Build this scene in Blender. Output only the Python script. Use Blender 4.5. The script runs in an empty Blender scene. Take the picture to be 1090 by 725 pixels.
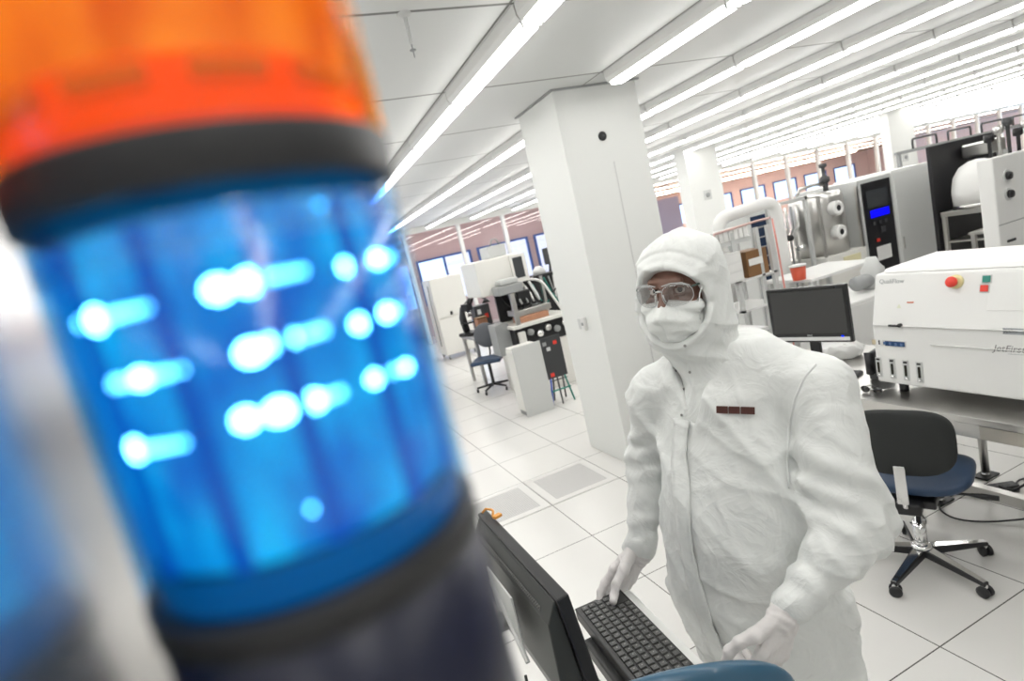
import bpy, bmesh, math, random
import numpy as np
from mathutils import Vector, Matrix, noise
random.seed(4)
SC = bpy.context.scene
COL = SC.collection
PI = math.pi

# ------------------------------------------------------------------ camera
CX, CY, F = 545.0, 362.5, 614.59
ROLL, PITCH, HEAD, H = 0.231445, 0.15452, 0.348732, 1.969
fw = np.array([math.sin(HEAD)*math.cos(PITCH), math.cos(HEAD)*math.cos(PITCH), -math.sin(PITCH)])
rt = np.array([math.cos(HEAD), -math.sin(HEAD), 0.0]); dn = np.cross(fw, rt)
ix = math.cos(ROLL)*rt + math.sin(ROLL)*dn
iy = -math.sin(ROLL)*rt + math.cos(ROLL)*dn
RM = np.array([ix, iy, fw]).T
O = np.array([0, 0, H])
def ray(x, y): return RM @ np.array([x-CX, y-CY, F]) / F
def at(x, y, d): return O + ray(x, y)*d
def onz(x, y, z): r = ray(x, y); return O + r*((z-H)/r[2])
def onx(x, y, X): r = ray(x, y); return O + r*(X/r[0])
def ony(x, y, Y): r = ray(x, y); return O + r*(Y/r[1])
cd = bpy.data.cameras.new('camera'); cam = bpy.data.objects.new('camera', cd); COL.objects.link(cam)
M3 = Matrix(((ix[0], -iy[0], -fw[0]), (ix[1], -iy[1], -fw[1]), (ix[2], -iy[2], -fw[2])))
cam.matrix_world = Matrix.Translation((0, 0, H)) @ M3.to_4x4()
cd.sensor_width = 36; cd.lens = 36*F/1090; cd.clip_start = 0.01; cd.clip_end = 200
cd.dof.use_dof = True; cd.dof.focus_distance = 1.45; cd.dof.aperture_fstop = 4.8
SC.camera = cam

# ------------------------------------------------------------------ materials
MATS = {}
def mat(name, col, rough=.5, metal=0., spec=.5, bump=0., bscale=60., bdist=.002, emit=None, estr=0., var=0., vscale=6., coat=0., trans=0., alpha=1.):
    if name in MATS: return MATS[name]
    m = bpy.data.materials.new(name); m.use_nodes = True; nt = m.node_tree; b = nt.nodes['Principled BSDF']
    b.inputs['Base Color'].default_value = (*col, 1); b.inputs['Roughness'].default_value = rough
    b.inputs['Metallic'].default_value = metal; b.inputs['Specular IOR Level'].default_value = spec
    b.inputs['Coat Weight'].default_value = coat
    b.inputs['Transmission Weight'].default_value = trans
    tc = nt.nodes.new('ShaderNodeTexCoord')
    if var > 0:
        n = nt.nodes.new('ShaderNodeTexNoise'); n.inputs['Scale'].default_value = vscale; n.inputs['Detail'].default_value = 4
        nt.links.new(tc.outputs['Object'], n.inputs['Vector'])
        mx = nt.nodes.new('ShaderNodeMix'); mx.data_type = 'RGBA'
        mx.inputs[6].default_value = (*[c*(1-var) for c in col], 1); mx.inputs[7].default_value = (*[min(1, c*(1+var)) for c in col], 1)
        nt.links.new(n.outputs['Fac'], mx.inputs[0]); nt.links.new(mx.outputs[2], b.inputs['Base Color'])
    if bump > 0:
        n2 = nt.nodes.new('ShaderNodeTexNoise'); n2.inputs['Scale'].default_value = bscale; n2.inputs['Detail'].default_value = 5
        nt.links.new(tc.outputs['Object'], n2.inputs['Vector'])
        bp = nt.nodes.new('ShaderNodeBump'); bp.inputs['Strength'].default_value = bump; bp.inputs['Distance'].default_value = bdist
        nt.links.new(n2.outputs['Fac'], bp.inputs['Height']); nt.links.new(bp.outputs['Normal'], b.inputs['Normal'])
    if emit:
        b.inputs['Emission Color'].default_value = (*emit, 1); b.inputs['Emission Strength'].default_value = estr
    MATS[name] = m; return m
def emitter(name, col, s):
    if name in MATS: return MATS[name]
    m = bpy.data.materials.new(name); m.use_nodes = True; nt = m.node_tree; nt.nodes.clear()
    o = nt.nodes.new('ShaderNodeOutputMaterial'); e = nt.nodes.new('ShaderNodeEmission')
    e.inputs[0].default_value = (*col, 1); e.inputs[1].default_value = s
    nt.links.new(e.outputs[0], o.inputs[0]); MATS[name] = m; return m
def clear(name, tint, gl=.08, rough=.02, dif=0., dcol=None):
    """tinted clear plastic / glass sheet: transparent with a glossy coat"""
    if name in MATS: return MATS[name]
    m = bpy.data.materials.new(name); m.use_nodes = True; nt = m.node_tree; nt.nodes.clear()
    o = nt.nodes.new('ShaderNodeOutputMaterial'); t = nt.nodes.new('ShaderNodeBsdfTransparent'); g = nt.nodes.new('ShaderNodeBsdfGlossy')
    t.inputs[0].default_value = (*tint, 1); g.inputs['Roughness'].default_value = rough
    x = nt.nodes.new('ShaderNodeMixShader')
    fr = nt.nodes.new('ShaderNodeLayerWeight'); fr.inputs['Blend'].default_value = .25
    ma = nt.nodes.new('ShaderNodeMath'); ma.operation = 'MULTIPLY_ADD'; ma.inputs[1].default_value = .7; ma.inputs[2].default_value = gl
    
    ma2 = nt.nodes.new('ShaderNodeMath'); ma2.operation = 'POWER'; ma2.inputs[1].default_value = 3
    nt.links.new(fr.outputs['Facing'], ma2.inputs[0]); nt.links.new(ma2.outputs[0], ma.inputs[0])
    nt.links.new(ma.outputs[0], x.inputs[0]); nt.links.new(t.outputs[0], x.inputs[1]); nt.links.new(g.outputs[0], x.inputs[2])
    last = x
    if dif > 0:
        d = nt.nodes.new('ShaderNodeBsdfTranslucent'); d.inputs[0].default_value = (*dcol, 1)
        y = nt.nodes.new('ShaderNodeMixShader'); y.inputs[0].default_value = dif
        nt.links.new(x.outputs[0], y.inputs[1]); nt.links.new(d.outputs[0], y.inputs[2]); last = y
    nt.links.new(last.outputs[0], o.inputs[0]); MATS[name] = m; return m

WHITE = mat('white_paint', (.80, .80, .785), .35)
WALLW = mat('white_wall_panel', (.80, .81, .79), .5)
CREAM = mat('cream_enamel', (.80, .79, .75), .35)
LGREY = mat('light_grey_enamel', (.60, .61, .60), .4)
GREY = mat('grey_enamel', (.32, .33, .33), .45)
DGREY = mat('dark_grey_plastic', (.06, .062, .065), .45)
BLACK = mat('black_plastic', (.012, .012, .014), .4)
BLACKG = mat('black_gloss', (.01, .01, .012), .12)
STEEL = mat('brushed_steel', (.62, .61, .59), .28, metal=1., bump=.05, bscale=40)
CHROME = mat('chrome', (.80, .80, .80), .08, metal=1.)
RED = mat('red_plastic', (.75, .05, .03), .35)
GREEN = mat('green_plastic', (.02, .22, .17), .35)
YELLOW = mat('yellow_plastic', (.75, .68, .35), .4)
NAVY = mat('navy_vinyl', (.018, .045, .10), .4)
CHARF = mat('charcoal_fabric', (.022, .024, .024), .85, bump=.3, bscale=300)
PAPER = mat('paper_white', (.85, .85, .83), .8)
BROWN = mat('brown_panel', (.22, .11, .04), .5, var=.3)
TAN = mat('copper_tan', (.45, .22, .13), .5, var=.3)
PINK = mat('pink_wall_paint', (.56, .43, .45), .7)
PINKR = mat('peach_wall_paint', (.88, .72, .68), .7)
LILAC = mat('lilac_wall_paint', (.58, .55, .74), .7)
PEACH = mat('peach_ceiling_paint', (.80, .62, .50), .8)
BLUES = mat('blue_screen', (0, 0, .2), .3, emit=(0, 0, 1), estr=1.2)
SCREEN = mat('unlit_screen_glass', (.045, .045, .045), .22)
TEALW = mat('blue_frame_paint', (.05, .12, .4), .5)

def cloth(name, col, rough, sc, st, dist):
    m = bpy.data.materials.new(name); m.use_nodes = True; nt = m.node_tree; b = nt.nodes['Principled BSDF']; N = nt.nodes.new; Lk = nt.links.new
    b.inputs['Base Color'].default_value = (*col, 1); b.inputs['Roughness'].default_value = rough; b.inputs['Specular IOR Level'].default_value = .35
    tc = N('ShaderNodeTexCoord'); last = None
    for s_, w_ in ((sc, 1.), (sc*2.7, .35)):
        n = N('ShaderNodeTexNoise'); n.inputs['Scale'].default_value = s_; n.inputs['Detail'].default_value = 3; n.inputs['Distortion'].default_value = 1.6; Lk(tc.outputs['Object'], n.inputs['Vector'])
        a = N('ShaderNodeMath'); a.operation = 'SUBTRACT'; a.inputs[1].default_value = .5; Lk(n.outputs['Fac'], a.inputs[0])
        c = N('ShaderNodeMath'); c.operation = 'ABSOLUTE'; Lk(a.outputs[0], c.inputs[0])
        d = N('ShaderNodeMath'); d.operation = 'MULTIPLY'; d.inputs[1].default_value = -w_; Lk(c.outputs[0], d.inputs[0])
        if last is None: last = d
        else:
            e = N('ShaderNodeMath'); e.operation = 'ADD'; Lk(last.outputs[0], e.inputs[0]); Lk(d.outputs[0], e.inputs[1]); last = e
    bp = N('ShaderNodeBump'); bp.inputs['Strength'].default_value = st; bp.inputs['Distance'].default_value = dist
    Lk(last.outputs[0], bp.inputs['Height']); Lk(bp.outputs['Normal'], b.inputs['Normal']); return m
# ------------------------------------------------------------------ mesh helpers
def link(o, parent=None):
    COL.objects.link(o)
    if parent is not None: o.parent = parent
    return o
def obj(name, bm, m=None, parent=None, smooth=False, bevel=0., segs=2):
    me = bpy.data.meshes.new(name)
    bmesh.ops.recalc_face_normals(bm, faces=bm.faces)
    bm.to_mesh(me); bm.free()
    if m is not None:
        for k in (m if isinstance(m, (list, tuple)) else [m]): me.materials.append(k)
    o = bpy.data.objects.new(name, me); link(o, parent)
    if smooth:
        for p in me.polygons: p.use_smooth = True
    if bevel > 0:
        b = o.modifiers.new('bevel', 'BEVEL'); b.width = bevel; b.segments = segs; b.limit_method = 'ANGLE'; b.angle_limit = .6
        b.harden_normals = False
    return o
def thing(name, label, cat, loc=(0, 0, 0), rotz=0., group=None):
    o = bpy.data.objects.new(name, None); COL.objects.link(o); o.empty_display_size = .1
    o.location = Vector([float(c) for c in loc]); o.rotation_euler = (0, 0, rotz)
    o['label'] = label; o['category'] = cat
    if group: o['group'] = group
    return o
def tag(o, label, cat, group=None):
    o['label'] = label; o['category'] = cat
    if group: o['group'] = group
    return o
def struct(o): o['kind'] = 'structure'; return o
def copy_tree(o, parent=None, label=None):
    c = o.copy(); COL.objects.link(c)
    if parent is not None: c.parent = parent
    if label: c['label'] = label
    for ch in o.children: copy_tree(ch, c)
    return c
def box(bm, a, b, M=None, mi=0):
    x0, y0, z0 = a; x1, y1, z1 = b
    v = [bm.verts.new(Vector(c) if M is None else M @ Vector(c)) for c in
         ((x0,y0,z0),(x1,y0,z0),(x1,y1,z0),(x0,y1,z0),(x0,y0,z1),(x1,y0,z1),(x1,y1,z1),(x0,y1,z1))]
    for f in ((0,3,2,1),(4,5,6,7),(0,1,5,4),(1,2,6,5),(2,3,7,6),(3,0,4,7)):
        q = bm.faces.new([v[i] for i in f]); q.material_index = mi
def B(*bxs, M=None):
    bm = bmesh.new()
    for a, b in bxs: box(bm, a, b, M)
    return bm
def tube(bm, pts, r, seg=10, cap=True, closed=False):
    pts = [Vector([float(c) for c in p]) for p in pts]; n = len(pts)
    rs = r if isinstance(r, (list, tuple)) else [r]*n
    rings = []; prev = None
    for i, p in enumerate(pts):
        if closed: t = (pts[(i+1) % n]-pts[i-1])
        else: t = (pts[min(i+1, n-1)]-pts[max(i-1, 0)])
        t.normalize()
        if prev is None:
            a = Vector((0, 0, 1)) if abs(t.z) < .9 else Vector((1, 0, 0)); u = t.cross(a).normalized()
        else:
            u = (prev - t*prev.dot(t)).normalized()
        prev = u; v = t.cross(u)
        rings.append([bm.verts.new(p + (u*math.cos(2*PI*k/seg)+v*math.sin(2*PI*k/seg))*rs[i]) for k in range(seg)])
    m = n if closed else n-1
    for i in range(m):
        A_, B_ = rings[i], rings[(i+1) % n]
        for k in range(seg): bm.faces.new((A_[k], A_[(k+1) % seg], B_[(k+1) % seg], B_[k]))
    if cap and not closed:
        bm.faces.new(rings[0][::-1]); bm.faces.new(rings[-1])
def T(pts, r, seg=10):
    bm = bmesh.new(); tube(bm, pts, r, seg); return bm
def lathe(prof, seg=32, c=(0, 0, 0), axis='z', cap=True):
    """prof: list of (r, h)"""
    bm = bmesh.new(); rings = []
    for r, h in prof:
        ring = []
        for k in range(seg):
            a = 2*PI*k/seg; x, y = r*math.cos(a), r*math.sin(a)
            p = {'z': (x, y, h), 'x': (h, x, y), 'y': (x, h, y)}[axis]
            ring.append(bm.verts.new((p[0]+c[0], p[1]+c[1], p[2]+c[2])))
        rings.append(ring)
    for i in range(len(rings)-1):
        for k in range(seg): bm.faces.new((rings[i][k], rings[i][(k+1) % seg], rings[i+1][(k+1) % seg], rings[i+1][k]))
    if cap: bm.faces.new(rings[0][::-1]); bm.faces.new(rings[-1])
    return bm
def prism(poly, h0, h1, axis='y'):
    """extrude 2D polygon; axis = extrusion axis"""
    bm = bmesh.new()
    def P(p, h): return {'y': (p[0], h, p[1]), 'x': (h, p[0], p[1]), 'z': (p[0], p[1], h)}[axis]
    a = [bm.verts.new(P(p, h0)) for p in poly]; b = [bm.verts.new(P(p, h1)) for p in poly]
    n = len(poly); bm.faces.new(a[::-1]); bm.faces.new(b)
    for i in range(n): bm.faces.new((a[i], a[(i+1) % n], b[(i+1) % n], b[i]))
    return bm
def arc(p0, p1, sag, n=8, up=(0, 0, -1)):
    p0 = Vector([float(c) for c in p0]); p1 = Vector([float(c) for c in p1]); u = Vector(up)
    return [p0.lerp(p1, i/n) + u*(sag*4*(i/n)*(1-i/n)) for i in range(n+1)]
def meshed(o):
    """turn a lettering curve object into a plain mesh object"""
    bpy.context.view_layer.update(); me = bpy.data.meshes.new_from_object(o)
    n = bpy.data.objects.new(o.name, me); COL.objects.link(n); n.parent = o.parent; n.matrix_local = o.matrix_local.copy(); nm = o.name
    bpy.data.objects.remove(o); n.name = nm; return n
def text(body, size, M, m, parent, name='lettering', ext=.0004, align='LEFT', shear=0.):
    c = bpy.data.curves.new(name, 'FONT'); c.body = body; c.size = size; c.extrude = ext; c.align_x = align; c.align_y = 'CENTER'; c.shear = shear
    c.materials.append(m); o = bpy.data.objects.new(name, c); link(o, parent); o.matrix_local = M
    return meshed(o)

# ------------------------------------------------------------------ SDF helpers (numpy surface nets)
def v3(a): return np.array([float(c) for c in a])
def unit(a): a = v3(a); return a/np.linalg.norm(a)
def rcone(P, a, b, r1, r2):
    a = v3(a); b = v3(b); ba = b-a; L = ba @ ba
    t = np.clip(((P-a) @ ba)/L, 0, 1)
    return np.linalg.norm(P-a-t[..., None]*ba, axis=-1) - (r1+(r2-r1)*t)
def ellip(P, c, r, R=None):
    q = P-v3(c)
    if R is not None: q = q @ R.T
    r = v3(r); k0 = np.linalg.norm(q/r, axis=-1); k1 = np.linalg.norm(q/(r*r), axis=-1)
    return k0*(k0-1.)/np.maximum(k1, 1e-6)
def smin(a, b, k):
    h = np.clip(.5+.5*(b-a)/k, 0, 1); return b*(1-h)+a*h - k*h*(1-h)
def smax(a, b, k): return -smin(-a, -b, k)
def nets(fn, lo, hi, h):
    lo = v3(lo); hi = v3(hi); n = np.ceil((hi-lo)/h).astype(int)+1
    xs = [lo[i]+h*np.arange(n[i]) for i in range(3)]
    G = np.empty(n, np.float32)
    for i in range(n[0]):
        Y, Z = np.meshgrid(xs[1], xs[2], indexing='ij')
        P = np.stack([np.full_like(Y, xs[0][i]), Y, Z], -1); G[i] = fn(P)
    s = G < 0
    acc = np.zeros((*(n-1), 3), np.float32); cnt = np.zeros(n-1, np.float32)
    nx, ny, nz = n
    for ax in range(3):
        o1, o2 = [a for a in range(3) if a != ax]
        sl0 = [slice(None)]*3; sl1 = [slice(None)]*3; sl0[ax] = slice(0, -1); sl1[ax] = slice(1, None)
        g0, g1 = G[tuple(sl0)], G[tuple(sl1)]
        cr = (g0 < 0) != (g1 < 0); t = np.where(cr, g0/np.where(cr, g0-g1, 1), 0)
        for d1 in (0, 1):
            for d2 in (0, 1):
                sl = [slice(None)]*3
                sl[o1] = slice(0, -1) if d1 == 0 else slice(1, None); sl[o2] = slice(0, -1) if d2 == 0 else slice(1, None)
                c = cr[tuple(sl)]; tt = t[tuple(sl)]
                cnt += c; acc[..., ax] += np.where(c, tt, 0); acc[..., o1] += c*d1; acc[..., o2] += c*d2
    act = cnt > 0; idx = -np.ones(n-1, np.int64); idx[act] = np.arange(act.sum())
    I = np.argwhere(act); V = (I + acc[act]/cnt[act][:, None])*h + lo
    faces = []
    for ax in range(3):
        o1, o2 = (ax+1) % 3, (ax+2) % 3
        sl0 = [slice(None)]*3; sl1 = [slice(None)]*3; sl0[ax] = slice(0, -1); sl1[ax] = slice(1, None)
        a, b = s[tuple(sl0)], s[tuple(sl1)]; cr = a != b
        E_ = np.argwhere(cr); fl = a[cr]
        ok = (E_[:, o1] > 0) & (E_[:, o2] > 0) & (E_[:, o1] < n[o1]-1) & (E_[:, o2] < n[o2]-1); E_ = E_[ok]; fl = fl[ok]
        e1 = np.zeros(3, int); e1[o1] = 1; e2 = np.zeros(3, int); e2[o2] = 1
        q = np.stack([idx[tuple((E_-e1-e2).T)], idx[tuple((E_-e2).T)], idx[tuple(E_.T)], idx[tuple((E_-e1).T)]], 1)
        q[~fl] = q[~fl][:, ::-1]; faces.append(q)
    return V, np.concatenate(faces)
def sdf_obj(name, fn, lo, hi, h, m, parent=None, base=(0, 0, 0), smooth=2, disp=None):
    V, Fc = nets(fn, lo, hi, h)
    if disp is not None: V = disp(V)
    V = V - v3(base)
    me = bpy.data.meshes.new(name); me.from_pydata(V.tolist(), [], Fc.tolist()); me.update()
    me.polygons.foreach_set('use_smooth', [True]*len(me.polygons)); me.materials.append(m)
    o = bpy.data.objects.new(name, me); link(o, parent)
    if smooth:
        s = o.modifiers.new('smooth', 'SMOOTH'); s.iterations = smooth; s.factor = .5
    return o
def march(fn, o, d, t0=.3, t1=3., eps=.0008):
    t = t0
    for _ in range(300):
        p = o+d*t; v = float(fn(p[None, :])[0])
        if v < eps: return p
        t += max(v*.6, .0006)
        if t > t1: return None
    return None
def sgrad(fn, p):
    e = .004
    g = np.array([float(fn((p+e*v)[None, :])[0]-fn((p-e*v)[None, :])[0]) for v in np.eye(3)]); return g/np.linalg.norm(g)
EXPO = -0.15
# ------------------------------------------------------------------ the room
TILE = .6096; TX, TY = 1.438, 3.916
def floor_mat():
    m = bpy.data.materials.new('white_floor_tile'); m.use_nodes = True; nt = m.node_tree; b = nt.nodes['Principled BSDF']
    N = nt.nodes.new; L = nt.links.new
    g = N('ShaderNodeNewGeometry'); sp = N('ShaderNodeSeparateXYZ'); L(g.outputs['Position'], sp.inputs[0])
    masks = []
    for ax, off, w in (('X', TX, .0045), ('Y', TY, .0045)):
        a = N('ShaderNodeMath'); a.operation = 'SUBTRACT'; L(sp.outputs[ax], a.inputs[0]); a.inputs[1].default_value = off-TILE*40.5
        d = N('ShaderNodeMath'); d.operation = 'DIVIDE'; L(a.outputs[0], d.inputs[0]); d.inputs[1].default_value = TILE
        fr = N('ShaderNodeMath'); fr.operation = 'FRACT'; L(d.outputs[0], fr.inputs[0])
        s = N('ShaderNodeMath'); s.operation = 'SUBTRACT'; L(fr.outputs[0], s.inputs[0]); s.inputs[1].default_value = .5
        ab = N('ShaderNodeMath'); ab.operation = 'ABSOLUTE'; L(s.outputs[0], ab.inputs[0])
        lt = N('ShaderNodeMath'); lt.operation = 'LESS_THAN'; L(ab.outputs[0], lt.inputs[0]); lt.inputs[1].default_value = w/2/TILE*1.2
        masks.append(lt)
    mx = N('ShaderNodeMath'); mx.operation = 'MAXIMUM'; L(masks[0].outputs[0], mx.inputs[0]); L(masks[1].outputs[0], mx.inputs[1])
    n = N('ShaderNodeTexNoise'); n.inputs['Scale'].default_value = 1.2; n.inputs['Detail'].default_value = 6; L(g.outputs['Position'], n.inputs['Vector'])
    c1 = N('ShaderNodeMix'); c1.data_type = 'RGBA'; c1.inputs[6].default_value = (.70, .69, .665, 1); c1.inputs[7].default_value = (.77, .76, .74, 1); L(n.outputs['Fac'], c1.inputs[0])
    c2 = N('ShaderNodeMix'); c2.data_type = 'RGBA'; L(mx.outputs[0], c2.inputs[0]); L(c1.outputs[2], c2.inputs[6]); c2.inputs[7].default_value = (.10, .095, .09, 1)
    L(c2.outputs[2], b.inputs['Base Color']); b.inputs['Roughness'].default_value = .22; b.inputs['Specular IOR Level'].default_value = .45
    return m
FLOOR = floor_mat()
X0, X1, Y0, Y1, ZC = -4.0, 30.0, -3.5, 15.0, 3.05
YF = 34.0
struct(obj('floor', B(((X0, Y0, -.1), (9.4, 16.8, 0)), ((9.4, Y0, -.1), (46, YF+.2, 0))), FLOOR))
# ceiling with seams
def ceil_mat():
    m = bpy.data.materials.new('ceiling_panel'); m.use_nodes = True; nt = m.node_tree; b = nt.nodes['Principled BSDF']
    N = nt.nodes.new; L = nt.links.new
    g = N('ShaderNodeNewGeometry'); sp = N('ShaderNodeSeparateXYZ'); L(g.outputs['Position'], sp.inputs[0])
    ms = []
    for ax, off, w in (('Y', 2.56, .022), ('X', 1.295, .014)):
        a = N('ShaderNodeMath'); a.operation = 'SUBTRACT'; L(sp.outputs[ax], a.inputs[0]); a.inputs[1].default_value = off-1.2192*20.5
        d = N('ShaderNodeMath'); d.operation = 'DIVIDE'; L(a.outputs[0], d.inputs[0]); d.inputs[1].default_value = 1.2192
        fr = N('ShaderNodeMath'); fr.operation = 'FRACT'; L(d.outputs[0], fr.inputs[0])
        s = N('ShaderNodeMath'); s.operation = 'SUBTRACT'; L(fr.outputs[0], s.inputs[0]); s.inputs[1].default_value = .5
        ab = N('ShaderNodeMath'); ab.operation = 'ABSOLUTE'; L(s.outputs[0], ab.inputs[0])
        lt = N('ShaderNodeMath'); lt.operation = 'LESS_THAN'; L(ab.outputs[0], lt.inputs[0]); lt.inputs[1].default_value = w/2/1.2192
        ms.append(lt)
    mx = N('ShaderNodeMath'); mx.operation = 'MAXIMUM'; L(ms[0].outputs[0], mx.inputs[0]); L(ms[1].outputs[0], mx.inputs[1])
    c2 = N('ShaderNodeMix'); c2.data_type = 'RGBA'; L(mx.outputs[0], c2.inputs[0]); c2.inputs[6].default_value = (.66, .67, .66, 1); c2.inputs[7].default_value = (.16, .16, .15, 1)
    L(c2.outputs[2], b.inputs['Base Color']); b.inputs['Roughness'].default_value = .45
    return m
struct(obj('ceiling', B(((X0, Y0, ZC), (X1, Y1, ZC+.1))), ceil_mat()))
struct(obj('wall_near', B(((X0-.1, Y0-.1, 0), (X1+.1, Y0, ZC+.1))), WALLW))
struct(obj('wall_left', B(((X0-.1, Y0, 0), (X0, Y1, ZC+.1))), WALLW))
struct(obj('wall_right', B(((X1, Y0, 0), (X1+.1, 9.0, ZC+.1))), WALLW))
struct(obj('trim_1', B(((X0, Y1, 2.90), (9.0, Y1+.08, ZC+.1)), ((9.0, Y1, 2.84), (X1, Y1+.08, ZC+.1))), WALLW))
# glazed partition: mullions and panes
for i, x in enumerate([-3.2, -1.6, 0, 1.6, 3.2, 4.70, 6.0, 7.6]+[9.2+1.45*k for k in range(15)]):
    struct(obj('mullion', B(((x-.045, Y1-.05, 0), (x+.045, Y1+.08, 2.9))), WALLW))
PANE = clear('partition_glass', (.93, .93, .93), gl=.05)
struct(obj('window_1', B(((X0, Y1+.01, 0), (X1, Y1+.02, 2.86))), PANE))
# corridor behind the glass: pink bulkhead and windows on the left, deeper bay with peach ceiling on the right
def wall_with_windows(name, x0, x1, y, z0, z1, wins, m):
    bm = bmesh.new(); za, zb = wins[0][2], wins[0][3]
    box(bm, (x0, y, z0), (x1, y+.15, za)); box(bm, (x0, y, zb), (x1, y+.15, z1))
    x = x0
    for a, b, _, _ in wins: box(bm, (x, y, za), (a, y+.15, zb)); x = b
    box(bm, (x, y, za), (x1, y+.15, zb)); return struct(obj(name, bm, m))
wl = [(-2+1.9*k, -.3+1.9*k, .9, 2.22) for k in range(6)]
wall_with_windows('wall_far_left', -4, 9.4, 16.6, 0, 3.3, wl, PINK)
GL = clear('window_glass', (.95, .97, 1.), gl=.05)
n = 2
for a, b, c, d in wl:
    w = struct(obj('window_%d' % n, B(((a, 16.62, c), (b, 16.63, d))), GL)); n += 1
    f_ = struct(obj('window_frame', B(((a, 16.56, c), (a+.07, 16.62, d)), ((b-.07, 16.56, c), (b, 16.62, d)), ((a+.07, 16.56, d-.06), (b-.07, 16.62, d)), ((a+(b-a)*.5-.03, 16.56, c), (a+(b-a)*.5+.03, 16.62, d-.06))), TEALW, w))
wr = [(10+3.2*k, 12.4+3.2*k, .9, 2.3) for k in range(11)]
wall_with_windows('wall_far_right', 9.4, 46, YF, 0, 3.3, wr, PINKR)
for a, b, c, d in wr:
    w = struct(obj('window_%d' % n, B(((a, YF+.03, c), (b, YF+.04, d))), GL)); n += 1
    struct(obj('window_frame', B(((a, YF-.05, c), (a+.1, YF+.02, d)), ((b-.1, YF-.05, c), (b, YF+.02, d)), ((a+.1, YF-.05, d-.1), (b-.1, YF+.02, d))), TEALW, w))
struct(obj('wall_corridor', B(((9.4, 16.8, 0), (9.55, YF, 3.1))), PINKR))
struct(obj('wall_corridor_right', B(((46, Y1, 0), (46.15, YF, 3.3))), PINKR))
struct(obj('ceiling_corridor', B(((X0, Y1+.08, 3.12), (9.4, 16.8, 3.22)), ((9.4, Y1+.08, 3.12), (46, YF+.2, 3.22))), PEACH))
struct(obj('trim_2', B(*[((12+4.4*k, Y1+.3, 3.06), (12.12+4.4*k, YF, 3.12)) for k in range(8)]+[((9.6, 17+3*k, 3.04), (46, 17.15+3*k, 3.12)) for k in range(6)]), mat('ceiling_grid', (.42, .33, .28), .7)))
struct(obj('wall_lilac', B(((9.6, 17.2, 0), (13.6, 17.3, 2.42))), LILAC))
CORL = emitter('warm_fill', (1., .80, .68), 60)  # added fill lamps that brighten the dark corridor bay walls
for k in range(4):
    y = 19+4*k
    t = thing('corridor_fill_light', 'added long warm fill light of the corridor bay, %s from the glass wall' % ['nearest', 'second', 'third', 'farthest'][k], 'ceiling light', (26, y, 3.119), 0, 'added corridor fill lights')
    obj('housing', B(((-15, -.08, -.05), (15, .08, 0))), WHITE, t); obj('lens', B(((-14.8, -.06, -.06), (14.8, .06, -.05))), CORL, t)
t = thing('corridor_fill_light', 'added warm fill light of the left corridor behind the glass', 'ceiling light', (2.5, 15.9, 3.119))  # added fill lamp for the left corridor
obj('housing', B(((-6, -.08, -.05), (6, .08, 0))), WHITE, t); obj('lens', B(((-5.8, -.06, -.06), (5.8, .06, -.05))), emitter('warm_fill_dim', (1., .82, .74), 13), t)

# main column
cb = B(((2.25, 4.06, 0), (3.0, 4.74, ZC)))
c = struct(obj('column_front', cb, WALLW, bevel=.006))
obj('column_cap_seam', B(((2.225, 4.035, ZC-.012), (3.025, 4.059, ZC)), ((2.225, 4.06, ZC-.012), (2.249, 4.76, ZC))), GREY, c)
obj('panel_joint', B(((2.66, 4.0565, .3), (2.668, 4.0595, 2.45))), mat('joint_grey', (.66, .66, .65), .6), c)
t = thing('ceiling_speaker_disc', 'small round black disc high on the white square column', 'sensor', (2.604, 4.06, 2.655))
obj('disc', lathe([(.036, 0), (.036, -.008), (.03, -.014), (.012, -.016)], 24, axis='y'), BLACK, t)
obj('centre_cap', lathe([(.010, -.016), (.006, -.019)], 12, axis='y'), DGREY, t)
t = thing('wall_box', 'small white switch box on the left face of the white column', 'switch box', (2.25, 4.34, 1.217))
obj('body', B(((-.03, -.055, -.055), (-.001, .055, .055))), WHITE, t, bevel=.004)
obj('grey_cover', B(((-.034, .005, -.045), (-.03, .048, .045))), LGREY, t); obj('toggle', B(((-.04, -.035, -.012), (-.03, -.02, .012))), GREY, t)
for nm, a, b, y, w_ in (('column_rear', 7.42, 8.17, 9.0, .3), ('column_far', 12.95, 13.75, 9.0, .2)):
    cc = struct(obj(nm, B(((a, y, 0), (b, y+w_, ZC))), WALLW))
    xm = (a+b)/2
    t = thing('column_sensor', 'small dark sensor plate on the %s white column' % ('column nearer the person' if nm == 'column_rear' else 'far right'), 'sensor', (xm, y, 2.1 if nm == 'column_rear' else 1.93))
    obj('plate', B(((-.09, -.012, -.09), (.09, -.001, .09))), LGREY, t, bevel=.004); obj('lens', lathe([(.045, -.012), (.04, -.03), (.02, -.035)], 20, axis='y'), GREY, t)
# sprinkler hanging from the first ceiling seam
s = onz(430, 14, ZC)
t = thing('sprinkler', 'thin grey sprinkler hanging from the ceiling above the signal tower', 'sprinkler', s)
obj('escutcheon', lathe([(.03, 0), (.028, -.01), (.012, -.018)], 20), LGREY, t)
obj('pipe', lathe([(.009, -.018), (.008, -.12), (.004, -.13)], 12), LGREY, t)
obj('deflector', lathe([(.003, -.13), (.003, -.15), (.014, -.152), (.014, -.156), (.003, -.158), (.002, -.185)], 14), GREY, t)
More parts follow.
